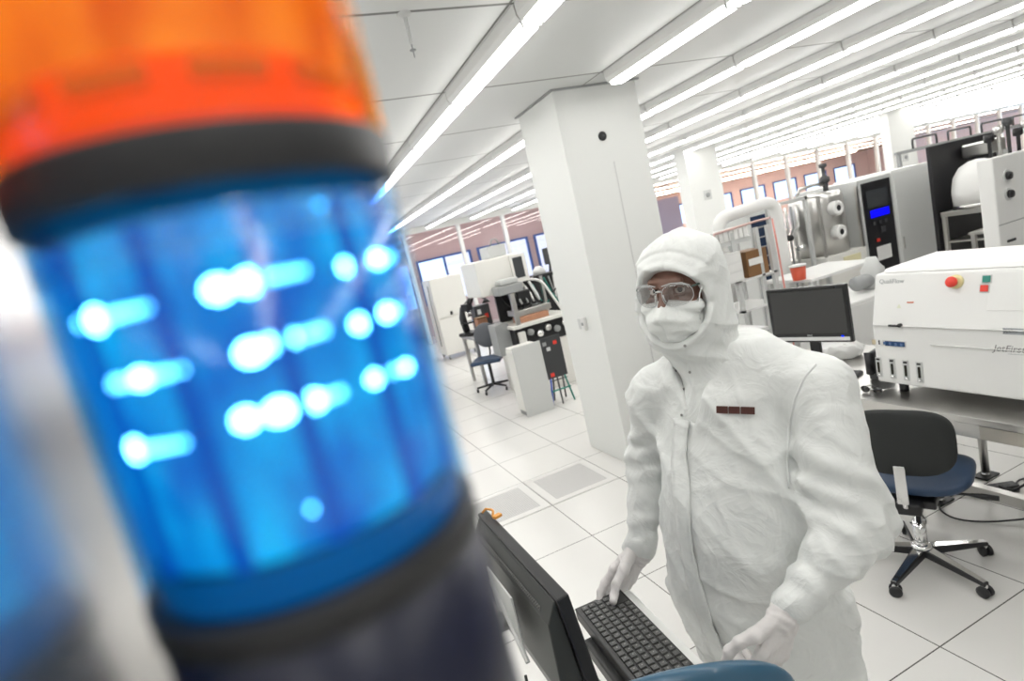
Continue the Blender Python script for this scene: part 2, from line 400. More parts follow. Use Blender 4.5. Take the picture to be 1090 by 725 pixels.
# ceiling light rows
TUBE = emitter('tube_white', (1., .985, .95), 15.0)
proto = None; RX = 1.39; nfx = 0
def fixture():
    t = thing('ceiling_light', '', 'ceiling light')
    obj('housing', prism([(-.075, 0), (.075, 0), (.072, -.050), (.054, -.080), (-.054, -.080), (-.072, -.050)], -.603, .603, 'y'), WHITE, t)
    obj('lens', prism([(-.052, -.0805), (.052, -.0805), (.044, -.104), (-.044, -.104)], -.575, .575, 'y'), TUBE, t)
    obj('end_cap', prism([(-.058, -.06), (.058, -.06), (.048, -.106), (-.048, -.106)], -.609, -.594, 'y'), LGREY, t)
    return t
for k in range(-2, 24):
    x = RX + 1.2192*k
    for j in range(-3, 12):
        y = 1.95+.61 + 1.2192*(j-1) - .61
        if y > Y1-.7 or y < Y0+.7: continue
        if 2.15 < x < 3.1 and 3.4 < y < 5.4: continue
        # rows beyond the camera's right edge are left out
        if x > 2.5 and y < x/2.25-1.2: continue
        if k < 0 and y > 9: continue
        if proto is None: proto = fixture(); o = proto
        else: o = copy_tree(proto)
        o.location = (x, y, ZC); nfx += 1
        o['label'] = 'white fluorescent ceiling light in the rows running away towards the glass wall'
        o['group'] = 'fluorescent ceiling lights in parallel rows'
print('fixtures', nfx)
# perforated floor tiles
def vent_mat():
    m = bpy.data.materials.new('perforated_tile'); m.use_nodes = True; nt = m.node_tree; b = nt.nodes['Principled BSDF']
    v = nt.nodes.new('ShaderNodeTexVoronoi'); v.inputs['Scale'].default_value = 62; v.inputs['Randomness'].default_value = 0
    tc = nt.nodes.new('ShaderNodeTexCoord'); nt.links.new(tc.outputs['Object'], v.inputs['Vector'])
    r = nt.nodes.new('ShaderNodeValToRGB'); r.color_ramp.elements[0].position = .26; r.color_ramp.elements[0].color = (.25, .25, .24, 1); r.color_ramp.elements[1].position = .34; r.color_ramp.elements[1].color = (.62, .61, .60, 1)
    nt.links.new(v.outputs['Distance'], r.inputs[0]); nt.links.new(r.outputs[0], b.inputs['Base Color']); b.inputs['Roughness'].default_value = .4
    return m
VM = vent_mat()
for cx_, lab in ((TX+TILE/2, 'perforated grey floor tile beside the white column, right of its twin'), (TX-TILE/2, 'perforated grey floor tile above the black monitor, left of its twin')):
    t = thing('floor_vent', lab, 'floor vent', (cx_, TY+TILE/2, 0), 0, 'perforated floor tiles')
    obj('frame', B(((-.295, -.295, 0), (.295, -.235, .003)), ((-.295, .235, 0), (.295, .295, .003)), ((-.295, -.235, 0), (-.235, .235, .003)), ((.235, -.235, 0), (.295, .235, .003))), mat('vent_frame', (.74, .73, .71), .3), t)
    obj('grille', B(((-.235, -.235, 0), (.235, .235, .002))), VM, t)
# world: bright overcast sky behind the windows
w = bpy.data.worlds.new('sky'); SC.world = w; w.use_nodes = True
w.node_tree.nodes['Background'].inputs[0].default_value = (.62, .78, 1, 1); w.node_tree.nodes['Background'].inputs[1].default_value = 3.0
# ------------------------------------------------------------------ signal tower right in front of the camera
TCX, TCY, TR = -.0062, .136, .035
tw = thing('signal_tower', 'blurred signal tower with lit orange and blue lamp modules close to the camera', 'signal light', (TCX, TCY, 0))
def zt(x, y, rr=TR):   # height where the ray of a photo point meets the tower's near side
    r = ray(x, y); a = r[0]**2+r[1]**2; b = -2*(r[0]*TCX+r[1]*TCY); c = TCX**2+TCY**2-rr**2
    d = b*b-4*a*c; t = (-b-math.sqrt(max(d, 0)))/(2*a); return O+r*t
ZOB = zt(240, 126)[2]; ZBT = zt(240, 190)[2]; ZBB = zt(320, 600)[2]; ZTE = zt(335, 645)[2]; ZRB = zt(345, 682)[2]
print('tower z', ZOB, ZBT, ZBB, ZTE, ZRB)
def shell(r, z0, z1, n=64, th=.0018):
    return lathe([(r-th, z0), (r, z0), (r, z1), (r-th, z1), (r-th, z0)], n, cap=False)
BLENS = clear('blue_lens', (.34, .74, 1.), gl=.05, rough=.15)
OLENS = clear('orange_lens', (1., .62, .22), gl=.05, rough=.15)
def guide(name, c1, c2, s1, s2, sx, sz, seed):
    """lit light guide inside a lamp module: glow strength varies between its prisms"""
    m = bpy.data.materials.new(name); m.use_nodes = True; nt = m.node_tree; nt.nodes.clear(); N = nt.nodes.new; L = nt.links.new
    o = N('ShaderNodeOutputMaterial'); e = N('ShaderNodeEmission'); tc = N('ShaderNodeTexCoord'); mp = N('ShaderNodeMapping')
    mp.inputs['Scale'].default_value = (sx, sx, sz); mp.inputs['Location'].default_value = (seed, 0, 0); L(tc.outputs['Object'], mp.inputs[0])
    n = N('ShaderNodeTexNoise'); n.inputs['Scale'].default_value = 1; n.inputs['Detail'].default_value = 2; L(mp.outputs[0], n.inputs['Vector'])
    r = N('ShaderNodeValToRGB'); r.color_ramp.elements[0].position = .32; r.color_ramp.elements[0].color = (*[c*s1 for c in c1], 1)
    r.color_ramp.elements[1].position = .68; r.color_ramp.elements[1].color = (*[c*s2 for c in c2], 1); L(n.outputs['Fac'], r.inputs[0])
    L(r.outputs[0], e.inputs[0]); L(e.outputs[0], o.inputs[0]); return m
GB = guide('blue_light_guide', (.0, .34, .88), (.02, .88, 1.), .8, 1.15, 70, 45, 3.)
GO = guide('orange_light_guide', (1., .28, .06), (1., .62, .32), .85, 1.25, 90, 40, 7.)
# blue module
bl = obj('blue_lens', shell(TR, ZTE, ZBT), BLENS, tw, smooth=True)
obj('light_guide', lathe([(.031, ZBB), (.0315, ZBB+.002), (.0315, ZBT-.006), (.030, ZBT-.003)], 64, cap=False), GB, tw, smooth=True)
bm = bmesh.new()
for k in range(12):
    a = 2*PI*(k+.25)/12; ca, sa = math.cos(a), math.sin(a)
    M = Matrix.Rotation(a, 4, 'Z'); box(bm, (.0312, -.0016, ZBB), (.0325, .0016, ZBT-.004), M)
obj('rib', bm, emitter('rib_blue', (.0, .24, .78), .75), tw)
obj('lens_collar', lathe([(.0322, ZTE), (.0322, ZBB-.0005)], 64, cap=False), mat('collar_blue', (0, .10, .16), .3, emit=(0, .25, .42), estr=.55), tw, smooth=True)
bm = bmesh.new()
for z in [ZBT-.004-.0013*i for i in range(5)]: tube(bm, [(TR*.995*math.cos(2*PI*i/64), TR*.995*math.sin(2*PI*i/64), z) for i in range(64)], .0004, 6, closed=True)
obj('lens_ripple', bm, clear('ripple_clear', (.75, .92, 1), gl=.25, rough=.1), tw, smooth=True)
LED = emitter('led_blue_white', (.8, .92, 1.), 45)
LED2 = emitter('led_glint_bead', (.75, .9, 1.), 14)
def led(parent, x, y, w_, h_, beads, left=0, mt=None):
    p = zt(x, y, .0318)-v3((TCX, TCY, 0)); th = math.atan2(p[1], p[0])
    bm = bmesh.new(); bmesh.ops.create_uvsphere(bm, u_segments=12, v_segments=8, radius=1.)
    o = obj('led', bm, mt or LED, parent, smooth=True); o.location = Vector(p); o.rotation_euler = (0, 0, th); o.scale = (.0006, w_, h_)
    bb = bmesh.new()
    for i in range(beads):
        a2 = th + (w_+.0009+.0017*i)/.0318; s_ = .0008*(1-.06*i)
        bmesh.ops.create_uvsphere(bb, u_segments=8, v_segments=6, radius=s_, matrix=Matrix.Translation((.0322*math.cos(a2), .0322*math.sin(a2), p[2])))
    for i in range(left):
        a2 = th - (w_+.0012+.002*i)/.0318
        bmesh.ops.create_uvsphere(bb, u_segments=8, v_segments=6, radius=.0009, matrix=Matrix.Translation((.0322*math.cos(a2), .0322*math.sin(a2), p[2])))
    if beads+left: obj('led_glint_bead', bb, LED2, parent, smooth=True)  # beads imitate reflections of the LEDs in the prismatic lens, modelled as glowing spheres
for a in ((102, 341, .0021, .0019, 6, 1), (232, 308, .0021, .0017, 0, 0), (266, 300, .0023, .0017, 4, 0), (372, 283, .0023, .0013, 0, 0), (402, 276, .0022, .0013, 2, 0),
          (150, 403, .0020, .0013, 4, 2), (268, 375, .0022, .0017, 0, 0), (300, 363, .0026, .0016, 3, 0), (385, 344, .0022, .0013, 0, 0), (412, 333, .0020, .0013, 1, 0),
          (144, 479, .0019, .0018, 6, 0), (262, 447, .0019, .0016, 0, 0), (298, 438, .0024, .0018, 0, 0), (332, 428, .0023, .0015, 2, 0), (402, 402, .0024, .0012, 2, 0), (432, 391, .0016, .0010, 0, 0)):
    led(tw, *a)
led(tw, 332, 542, .0005, .0006, 0, 0, LED2); led(tw, 340, 218, .0003, .0003, 0, 0, LED2)
# rings and base
obj('black_ring', lathe([(.030, ZBT-.0003), (.0359, ZBT), (.0363, ZBT+.001), (.0365, ZOB-.001), (.0363, ZOB), (.030, ZOB+.0003)], 64), mat('ring_black', (.025, .025, .027), .45), tw, smooth=True)
obj('lower_ring', lathe([(.030, ZRB), (.0356, ZRB), (.0356, ZTE-.0004), (.0352, ZTE), (.030, ZTE)], 64), mat('ring_black', (.025, .025, .027), .45), tw, smooth=True)
# orange module
ZOT = ZOB+.062
obj('orange_lens', shell(.0363, ZOB, ZOT), OLENS, tw, smooth=True)
obj('light_guide', lathe([(.031, ZOB+.012), (.0315, ZOB+.014), (.0315, ZOT-.003), (.030, ZOT-.002)], 64, cap=False), GO, tw, smooth=True)
obj('lens_collar', lathe([(.0318, ZOB+.0003), (.0322, ZOB+.004), (.0322, ZOB+.0115)], 64, cap=False), mat('collar_orange', (.8, .2, .05), .4, emit=(1., .22, .05), estr=.75), tw, smooth=True)
bm = bmesh.new()
for k in range(12):
    a0 = 2*PI*k/12
    pts = [(.0328*math.cos(a0+t_), .0328*math.sin(a0+t_)) for t_ in np.linspace(.06, .43, 5)]
    tube(bm, [(*p, ZOB+.0085) for p in pts], .0022, 8)
obj('led_board_clip', bm, mat('clip_brown_glow', (.16, .05, .02), .5, emit=(.85, .24, .05), estr=.75), tw, smooth=True)  # clip is no lamp; its glow is put into the colour to soften it
obj('top_cap', lathe([(.0366, ZOT), (.0366, ZOT+.006), (.031, ZOT+.012), (.001, ZOT+.014)], 48), BLACK, tw, smooth=True)
# unlit dark blue module, foot and pole
obj('dark_blue_lens', lathe([(.0325, ZRB-.06), (.035, ZRB-.058), (.035, ZRB-.0006), (.033, ZRB)], 64), mat('unlit_blue', (.008, .010, .03), .35, var=.4, vscale=40), tw, smooth=True)
obj('foot_ring', lathe([(.0356, ZRB-.075), (.0356, ZRB-.06), (.02, ZRB-.06)], 48), BLACK, tw, smooth=True)
obj('pole', lathe([(.011, .02), (.011, ZRB-.074)], 24), STEEL, tw, smooth=True)
obj('base_plate', lathe([(.09, 0), (.09, .01), (.02, .02), (.012, .05)], 32), STEEL, tw, smooth=True)
# glossy panel the tower stands beside; its face mirrors the blue lamp
pm = bpy.data.materials.new('polished_grey_panel'); pm.use_nodes = True
pb = pm.node_tree.nodes['Principled BSDF']; pb.inputs['Base Color'].default_value = (.72, .71, .70, 1); pb.inputs['Metallic'].default_value = .9; pb.inputs['Roughness'].default_value = .24
t = thing('equipment_panel', 'polished grey metal panel at the left edge mirroring the blue lamp', 'metal panel', (-.0478, .235, 1.2))
obj('sheet', B(((-.004, -.17, -1.2), (0, .17, 1.0))), pm, t, bevel=.001)
obj('edge_fold', B(((-.02, .165, -1.2), (-.004, .17, 1.0)), ((-.02, -.17, -1.2), (-.004, -.165, 1.0))), pm, t)
obj('base_bar', B(((-.16, -.17, -1.2), (-.02, .17, -1.14))), DGREY, t)

# ------------------------------------------------------------------ black monitor seen from behind
mo = bpy.data.objects.new('monitor', None); COL.objects.link(mo); tag(mo, 'black monitor on an arm seen from behind beside the signal tower', 'monitor')
tl = math.radians(-6)   # tilt: top leans away from the operator
mo.matrix_world = Matrix.Translation((.372, 1.04, 1.25)) @ Matrix.Rotation(tl, 4, 'Y')
# local: x towards the operator (screen side), y along the width, z up; origin = near top corner of the front
obj('bezel', B(((-.030, 0, -.335), (0, .53, 0))), mat('monitor_black', (.016, .016, .018), .3), mo, bevel=.004)
obj('screen', B(((.0002, .02, -.315), (.002, .51, -.02))), mat('monitor_glass', (.01, .012, .05), .15), mo)
MB_ = mat('monitor_back', (.045, .047, .045), .38)
obj('back_cover', prism([(-.0301, -.006), (-.0301, -.33), (-.075, -.30), (-.085, -.22), (-.062, -.05), (-.036, -.012)], .012, .518, 'y'), MB_, mo, bevel=.006, segs=3)
bm = bmesh.new()
for i in range(46):
    for j in range(7):
        y = .06+i*.0088; z = -.035-j*.0075
        x = -.0505-.011*(abs(z)-.02)/.03*.5
        box(bm, (x-.0035, y, z-.0022), (x+.001, y+.005, z+.0022))
obj('vent_grille', bm, mat('vent_black', (.12, .12, .115), .5), mo)
obj('button_row', B(*[((-.024, .06+.03*i, -.338), (-.012, .075+.03*i, -.335)) for i in range(5)]), DGREY, mo)
t = thing('display_stand', 'grey metal stand and bracket holding the black monitor', 'stand', (.22, 1.29, 0))
MS = Matrix.Rotation(tl, 4, 'Y')
obj('mount_plate', B(((.045, -.10, 1.06), (.050, .07, 1.20)), M=Matrix.Translation((.02, 0, 0))), LGREY, t, bevel=.002)
obj('bracket_edge', T([(.062, -.125, 1.05), (.062, .045, 1.175)], .006, 8), LGREY, t)
obj('pivot', lathe([(.022, -.02), (.022, .06)], 24, c=(0, -.02, 1.10), axis='x'), STEEL, t, smooth=True)
obj('link_arm', B(((-.03, -.05, 1.02), (.02, .01, 1.08))), LGREY, t, bevel=.008)
obj('clamp_ring', lathe([(.026, 0), (.026, .05), (.018, .05), (.018, 0), (.026, 0)], 24, c=(-.01, -.12, .98), cap=False), WHITE, t, smooth=True)
obj('pole', lathe([(.019, .02), (.019, 1.12)], 20), STEEL, t, smooth=True)
obj('foot', lathe([(.16, 0), (.16, .012), (.03, .02)], 32), DGREY, t)
cab = obj('monitor_cable', T([(.27, 1.17, 1.02), (.262, 1.15, .95), (.27, 1.14, .85), (.25, 1.17, .7), (.235, 1.20, .5), (.23, 1.22, .2), (.23, 1.24, .006)], .0035, 8), BLACK, None, smooth=True)
tag(cab, 'black cable hanging below the back of the monitor', 'cable')
oc = thing('orange_cable_tag', 'small orange tag at the far top corner of the black monitor', 'cable tag', (.366, 1.49, 1.2545), .3)
obj('strap', T([(0, 0, .004), (.012, .012, .012), (.02, .03, .008), (.01, .045, .012), (-.002, .05, .004)], .0035, 8), mat('orange_strap', (.75, .33, .06), .5), oc, smooth=True)
obj('tab', B(((-.004, -.018, 0), (.02, -.002, .008))), mat('orange_strap', (.75, .33, .06), .5), oc, bevel=.001)

# ------------------------------------------------------------------ keyboard with touchpad on a white tray
KM = Matrix.Translation((.512, 1.412, .925)) @ Matrix.Rotation(math.radians(-94.0), 4, 'Z')
# local: x along the keyboard from the far end to the near end, y away (+X world), z up
kb = bpy.data.objects.new('keyboard', None); COL.objects.link(kb); kb.matrix_world = KM
tag(kb, 'black industrial keyboard with a touchpad held by the operator', 'keyboard')
KB = mat('keyboard_black', (.022, .022, .022), .38)
LEN, DEP = .43, .148
obj('body', B(((0, 0, -.018), (LEN, DEP, .018))), KB, kb, bevel=.003)
obj('lower_body', B(((.085, -.022, -.055), (LEN-.06, .11, -.018))), mat('keyboard_under', (.03, .03, .03), .4), kb, bevel=.004)
obj('touchpad', B(((.014, .092, .0185), (.062, .14, .020))), mat('touchpad', (.05, .05, .05), .3), kb, bevel=.001)
KK = mat('keycap', (.075, .075, .073), .35)
rows = ['`1234567890-=', 'QWERTYUIOP[]', "ASDFGHJKL;'", 'ZXCVBNM,./']
LG = mat('legend_grey', (.45, .45, .43), .6); fonts = {}
def legend(ch, k):
    if ch not in fonts:
        c = bpy.data.curves.new('legend', 'FONT'); c.body = ch; c.size = .0065; c.align_x = 'CENTER'; c.align_y = 'CENTER'; c.extrude = .0001; c.materials.append(LG); fonts[ch] = c
    o = bpy.data.objects.new('legend', fonts[ch]); link(o, k)
    if o.type == 'FONT':
        bpy.context.view_layer.update(); fonts[ch] = bpy.data.meshes.new_from_object(o); bpy.data.objects.remove(o); o = bpy.data.objects.new('legend', fonts[ch]); link(o, k)
    o.location = (-.001, .001, .0050); o.rotation_euler = (0, 0, PI/2*0)
nk = 0; keym = {}
pitch = .0212
labs = [list('PISHDEUM=-09'), ]
for r in range(6):
    y = .013 + r*.0218 if r < 6 else 0
    y = .0135 + r*.0222
    xs0 = .014 + (.052 if r >= 4 else 0) + .0
    ncol = 19 if r < 4 else 16
    for c_ in range(ncol):
        w_ = .0176
        x = xs0 + c_*pitch
        if x + w_ > .378: continue
        if w_ not in keym:
            bm = bmesh.new()
            v0 = [bm.verts.new(p) for p in ((-.0088, -.0092, 0), (.0088, -.0092, 0), (.0088, .0092, 0), (-.0088, .0092, 0))]
            v1 = [bm.verts.new(p) for p in ((-.0072, -.0076, .0045), (.0072, -.0076, .0045), (.0072, .0076, .0045), (-.0072, .0076, .0045))]
            bm.faces.new(v0[::-1]); bm.faces.new(v1)
            for i in range(4): bm.faces.new((v0[i], v0[(i+1) % 4], v1[(i+1) % 4], v1[i]))
            k = obj('key', bm, KK, kb, bevel=.0008); keym[w_] = k
        else: k = keym[w_].copy(); COL.objects.link(k); k.parent = kb
        k.location = (x+w_/2, y+.0085, .0182)
        chs = 'QWERTYUIOP[]ASDFGHJKL;ZXCVBNM,./1234567890-='
        legend(chs[(r*17+c_*3) % len(chs)], k); nk += 1
print('keys', nk)
obj('end_plate', B(((.382, .0, .0182), (LEN, DEP+.012, .0215))), mat('plate_grey', (.055, .055, .055), .4), kb, bevel=.001)
obj('screw', lathe([(.004, .0215), (.004, .0235), (.0025, .0240), (.0015, .0225)], 16, c=(.397, .118, 0)), STEEL, kb, smooth=True)
tr = bpy.data.objects.new('keyboard_tray', None); COL.objects.link(tr); tr.matrix_world = KM
tag(tr, 'white tray under the black keyboard, gripped by both gloved hands', 'tray')
obj('tray_plate', B(((.085, .02, -.068), (LEN-.06, .14, -.0555))), WHITE, tr, bevel=.002)
obj('tray_lip', B(((.002, DEP+.0005, -.017), (LEN+.005, DEP+.028, .006)), ((.10, .141, -.068), (LEN-.07, DEP+.02, -.0175))), WHITE, tr, bevel=.003)
ta = thing('tray_column', 'grey column that carries the keyboard tray', 'stand', (.61, 1.26, 0))
obj('post', lathe([(.03, .03), (.03, .8565)], 24), STEEL, ta, smooth=True); obj('foot', lathe([(.18, 0), (.18, .015), (.04, .03)], 32), DGREY, ta)

# blue padded chair back in front of the keyboard
BK = at(712, 716, .95)
bc = thing('drafting_chair', 'blue padded drafting chair whose top edge rises at the bottom of the frame', 'chair', (BK[0], BK[1], 0), math.radians(-20))
bm = bmesh.new()
bmesh.ops.create_uvsphere(bm, u_segments=40, v_segments=24, radius=1.)
for v in bm.verts:
    x, y, z = v.co; s = lambda a, p: math.copysign(abs(a)**p, a)
    v.co = (x*.215, s(y, .8)*.030 + .03*(x*x), z*.11+BK[2]-.11)
obj('backrest', bm, mat('blue_vinyl', (.03, .10, .17), .3, coat=.2), bc, smooth=True)
obj('back_post', B(((-.025, .028, .70), (.025, .048, 1.05))), DGREY, bc, bevel=.004)
bm = bmesh.new(); bmesh.ops.create_uvsphere(bm, u_segments=40, v_segments=20, radius=1.)
for v in bm.verts:
    x, y, z = v.co; v.co = (math.copysign(abs(x)**.8, x)*.22, math.copysign(abs(y)**.8, y)*.21-.20, z*.04+.78)
obj('seat', bm, mat('blue_vinyl', (.03, .10, .17), .3, coat=.2), bc, smooth=True)
obj('seat_plate', B(((-.1, -.30, .71), (.1, .05, .738))), BLACK, bc)
obj('gas_lift', lathe([(.028, .10), (.028, .34), (.016, .34), (.016, .71)], 20, c=(0, -.16, 0)), CHROME, bc, smooth=True)
for k in range(5):
    a = 2*PI*k/5+.3; dx, dy = math.cos(a), math.sin(a)
    lg = obj('base_leg', T([(0, -.16, .11), (.14*dx, -.16+.14*dy, .10), (.28*dx, -.16+.28*dy, .065)], [.022, .016, .011], 10), BLACK, bc, smooth=True)
    obj('caster', lathe([(.02, -.012), (.027, -.008), (.027, .008), (.02, .012)], 20, c=(.28*dx, -.16+.28*dy, .028), axis='x'), BLACK, lg, smooth=True)
# ------------------------------------------------------------------ the operator in a white cleanroom suit
pf = unit((-.884, -.467, 0)); pl = np.cross((0, 0, 1.), pf); UP = v3((0, 0, 1))
MS_ = v3((.985, 1.185, 0))
def L(l, f, z): return MS_ + pl*l + pf*f + UP*z
RB = np.array([pl, pf, UP])   # rows: local axes
ShR, ShL = v3((.885, 1.367, 1.495)), v3((1.072, .990, 1.490))
ElR, WrR = at(690, 482, 1.74), at(683, 582, 1.72)
ElL, WrL = at(908, 560, 1.30), at(838, 650, 1.275)
HC = v3((.912, 1.205, 1.784))
tiltv = unit(pl*.05+UP)
hf = unit((-.885, -.46, -.02)); hl = unit(np.cross(tiltv, hf)); hu = np.cross(hl, hf)*-1 if np.cross(hl, hf)[2] < 0 else np.cross(hl, hf)
HR = np.array([hl, hf, hu])
def HP(l, f, u): return HC + hl*l + hf*f + hu*u
print('arm lengths', [float(np.linalg.norm(a-b)) for a, b in ((ShR, ElR), (ElR, WrR), (ShL, ElL), (ElL, WrL))], 'hands', WrR, WrL)
per = thing('person', 'person in a white hooded cleanroom suit, mask, safety glasses and gloves holding a keyboard tray', 'person', (MS_[0], MS_[1], 0))
PB = (MS_[0], MS_[1], 0)

def hand_pts(W, d, n, side, curls, thumb, spread=.0, sc=1.):
    d = unit(d); n = v3(n); n = unit(n - d*(n@d)); s = np.cross(d, n)*side
    ch = []
    K = [(.090, .030), (.094, .0105), (.090, -.009), (.082, -.027)]
    LN = [(.043, .026, .021), (.047, .030, .022), (.043, .028, .022), (.034, .021, .019)]
    for (a, b), ln, cu in zip(K, LN, curls):
        k0 = W + s*(b*.55)*sc + d*.012; k1 = W + d*a*sc + s*b*sc
        ch.append((k0, k1, .0165, .0125))
        p = k1; ang = 0; r = [.0112, .0102, .0094, .0082]
        for j, l in enumerate(ln):
            ang += cu[j]; q = p + (d*math.cos(ang) + n*math.sin(ang) + s*spread*b)*l*sc
            ch.append((p, q, r[j], r[j+1])); p = q
    tb = [W + d*.022 + s*.020] + [v3(p) for p in thumb]
    rr = [.017, .0135, .0112, .0098, .009]
    for j in range(len(tb)-1): ch.append((tb[j], tb[j+1], rr[j], rr[j+1]))
    return ch
def hand_fn(ch, grow=0., k=.007):
    def fn(P):
        D = None
        for a, b, r1, r2 in ch:
            q = rcone(P, a, b, r1+grow, r2+grow); D = q if D is None else smin(D, q, k)
        return D
    return fn
# right hand (left in the picture): fingers under the far end of the tray, thumb on top
HRd = unit(at(655, 624, 1.70)-WrR); HRn = unit((-.22, -.97, .02))
thR = [at(664, 607, 1.665), at(656, 622, 1.645), onz(653.5, 634, .958), onz(652.5, 640, .955)]
chR = hand_pts(WrR, HRd, HRn, 1, [(.0, .35, .3), (.05, .4, .3), (.08, .45, .3), (.12, .5, .3)], thR, sc=1.12)
HLd = unit((-.62, -.02, -.78)); HLn = unit((-.05, .99, -.05))
thL = [at(803, 677, 1.245), at(787, 684, 1.252), at(777, 694, 1.265), at(773, 703, 1.275)]
chL = hand_pts(WrL, HLd, HLn, -1, [(.25, 1.3, .4), (.3, 1.3, .4), (.35, 1.3, .4), (.4, 1.3, .4)], thL, sc=1.12)
def fold_noise(P, seeds, fr, amp):
    out = 0
    rg = np.random.RandomState(seeds)
    for i in range(4):
        k = rg.randn(3); k = k/np.linalg.norm(k)*fr*(1+.5*i); k2 = rg.randn(3)*fr*.45; ph = rg.rand()*6
        w_ = P@k + 1.6*np.sin(P@k2+ph*2) + ph
        out = out + amp/(1+.6*i)*(1-np.abs(np.sin(w_)))**2
    return out
def arm(P, S, E_, W, r, seed, amp=.010):
    up = rcone(P, S, E_, r[0], r[1]); lo = rcone(P, E_, W, r[1]*1.0, r[2])
    d = smin(up, lo, .02)
    # cross folds gathering round the elbow and above the cuff
    ax = unit(W-E_); t = (P-E_)@ax; s = (P-E_)@unit(np.cross(ax, v3((.3, .8, .1))))
    g = np.exp(-(t/.10)**2)*amp + np.exp(-((t-np.linalg.norm(W-E_)+.05)/.045)**2)*amp*.75
    d = d - g*(np.sin(t*95+2.2*np.sin(s*22+seed)+seed)*.5+.1)
    return d
SHO = .060
def torso(P):
    d = ellip(P, L(-.012, -.010, 1.37), (.200, .140, .225), RB)
    d = smin(d, ellip(P, L(-.02, .025, 1.13), (.208, .180, .26), RB), .07)
    d = smin(d, ellip(P, L(-.02, .015, .90), (.215, .185, .30), RB), .08)
    q = (P-L(0, 0, .70)); ql = q@RB.T
    rad = np.sqrt((ql[..., 0]/1.18)**2+ql[..., 1]**2); ang = np.arctan2(ql[..., 0], ql[..., 1])
    skirt = np.maximum(rad-(.178-.03*ql[..., 2])-.007*np.sin(ang*9+ql[..., 2]*5), np.abs(ql[..., 2])-.22)
    d = smin(d, skirt, .05)
    d = smin(d, rcone(P, L(0, -.02, 1.50), L(0, -.015, 1.56), .115, .095), .05)
    d = smin(d, rcone(P, L(0, -.03, 1.57), ShR, .085, .066), .05)
    d = smin(d, rcone(P, L(0, -.03, 1.585), ShL, .085, .070), .05)
    return d
def coat(P):
    d = torso(P)
    aR = arm(P, ShR, ElR, WrR+(WrR-ElR)*-.06, (.066, .062, .043), 1., .010)
    aL = arm(P, ShL, ElL, WrL+(WrL-ElL)*-.08, (.078, .072, .045), 2.4, .014)
    d = smin(d, aR, .022); d = smin(d, aL, .022)
    m = np.clip((1.62-P[..., 2])/.1, 0, 1)
    d = d - (.35+.65*m)*(fold_noise(P, 12, 6.5, .017) + fold_noise(P, 8, 19., .0055) - .009)
    q = (P-L(-.055, 0, 1.43))@RB.T     # open collar: a V in front where the hood shows
    v = np.maximum((np.abs(q[..., 0])-q[..., 2]*.42)*.92, -.02-q[..., 1])
    d = smax(d, -v, .006)
    d = smax(d, P[..., 2]-1.625, .01)
    return d
SUIT = cloth('suit_fabric', (.77, .785, .77), .5, 4.5, .55, .026)
HOODM = cloth('hood_fabric', (.78, .795, .78), .55, 8., .5, .012)
MASKM = cloth('mask_fabric', (.84, .86, .84), .7, 16., .5, .010)
GLOVE = mat('nitrile_glove', (.70, .67, .66), .4, bump=.5, bscale=120, bdist=.0012)
SKIN = mat('skin_brown', (.20, .105, .078), .42, bump=.15, bscale=150, bdist=.0006, var=.12, vscale=25)
cs = sdf_obj('coverall', coat, (.50, .62, .46), (1.36, 1.72, 1.70), .0062, SUIT, per, PB, smooth=2)
# trousers and overshoes (below the frame)
ft = [L(-.12, .02, 0), L(.13, .06, 0)]
def trousers(P):
    d = ellip(P, L(0, 0, .84), (.16, .125, .14), RB)
    for s, f_ in ((-1, ft[0]), (1, ft[1])):
        d = smin(d, rcone(P, L(.09*s, 0, .80), f_+UP*.46+pf*.02, .098, .074), .03); d = smin(d, rcone(P, f_+UP*.46+pf*.02, f_+UP*.12, .074, .060), .03)
    return d - fold_noise(P, 5, 14., .006)
sdf_obj('trousers', trousers, (.62, .80, .03), (1.32, 1.58, 1.02), .012, SUIT, per, PB)
for f_ in ft:
    def boot(P):
        d = smin(rcone(P, f_+UP*.20, f_+UP*.06, .064, .055), rcone(P, f_+UP*.045-pf*.03, f_+UP*.038+pf*.17, .046, .040), .04)
        return np.maximum(d, .001-P[..., 2])
    sdf_obj('overshoe', boot, (.5, .7, -.01), (1.4, 1.7, .28), .01, SUIT, per, PB)
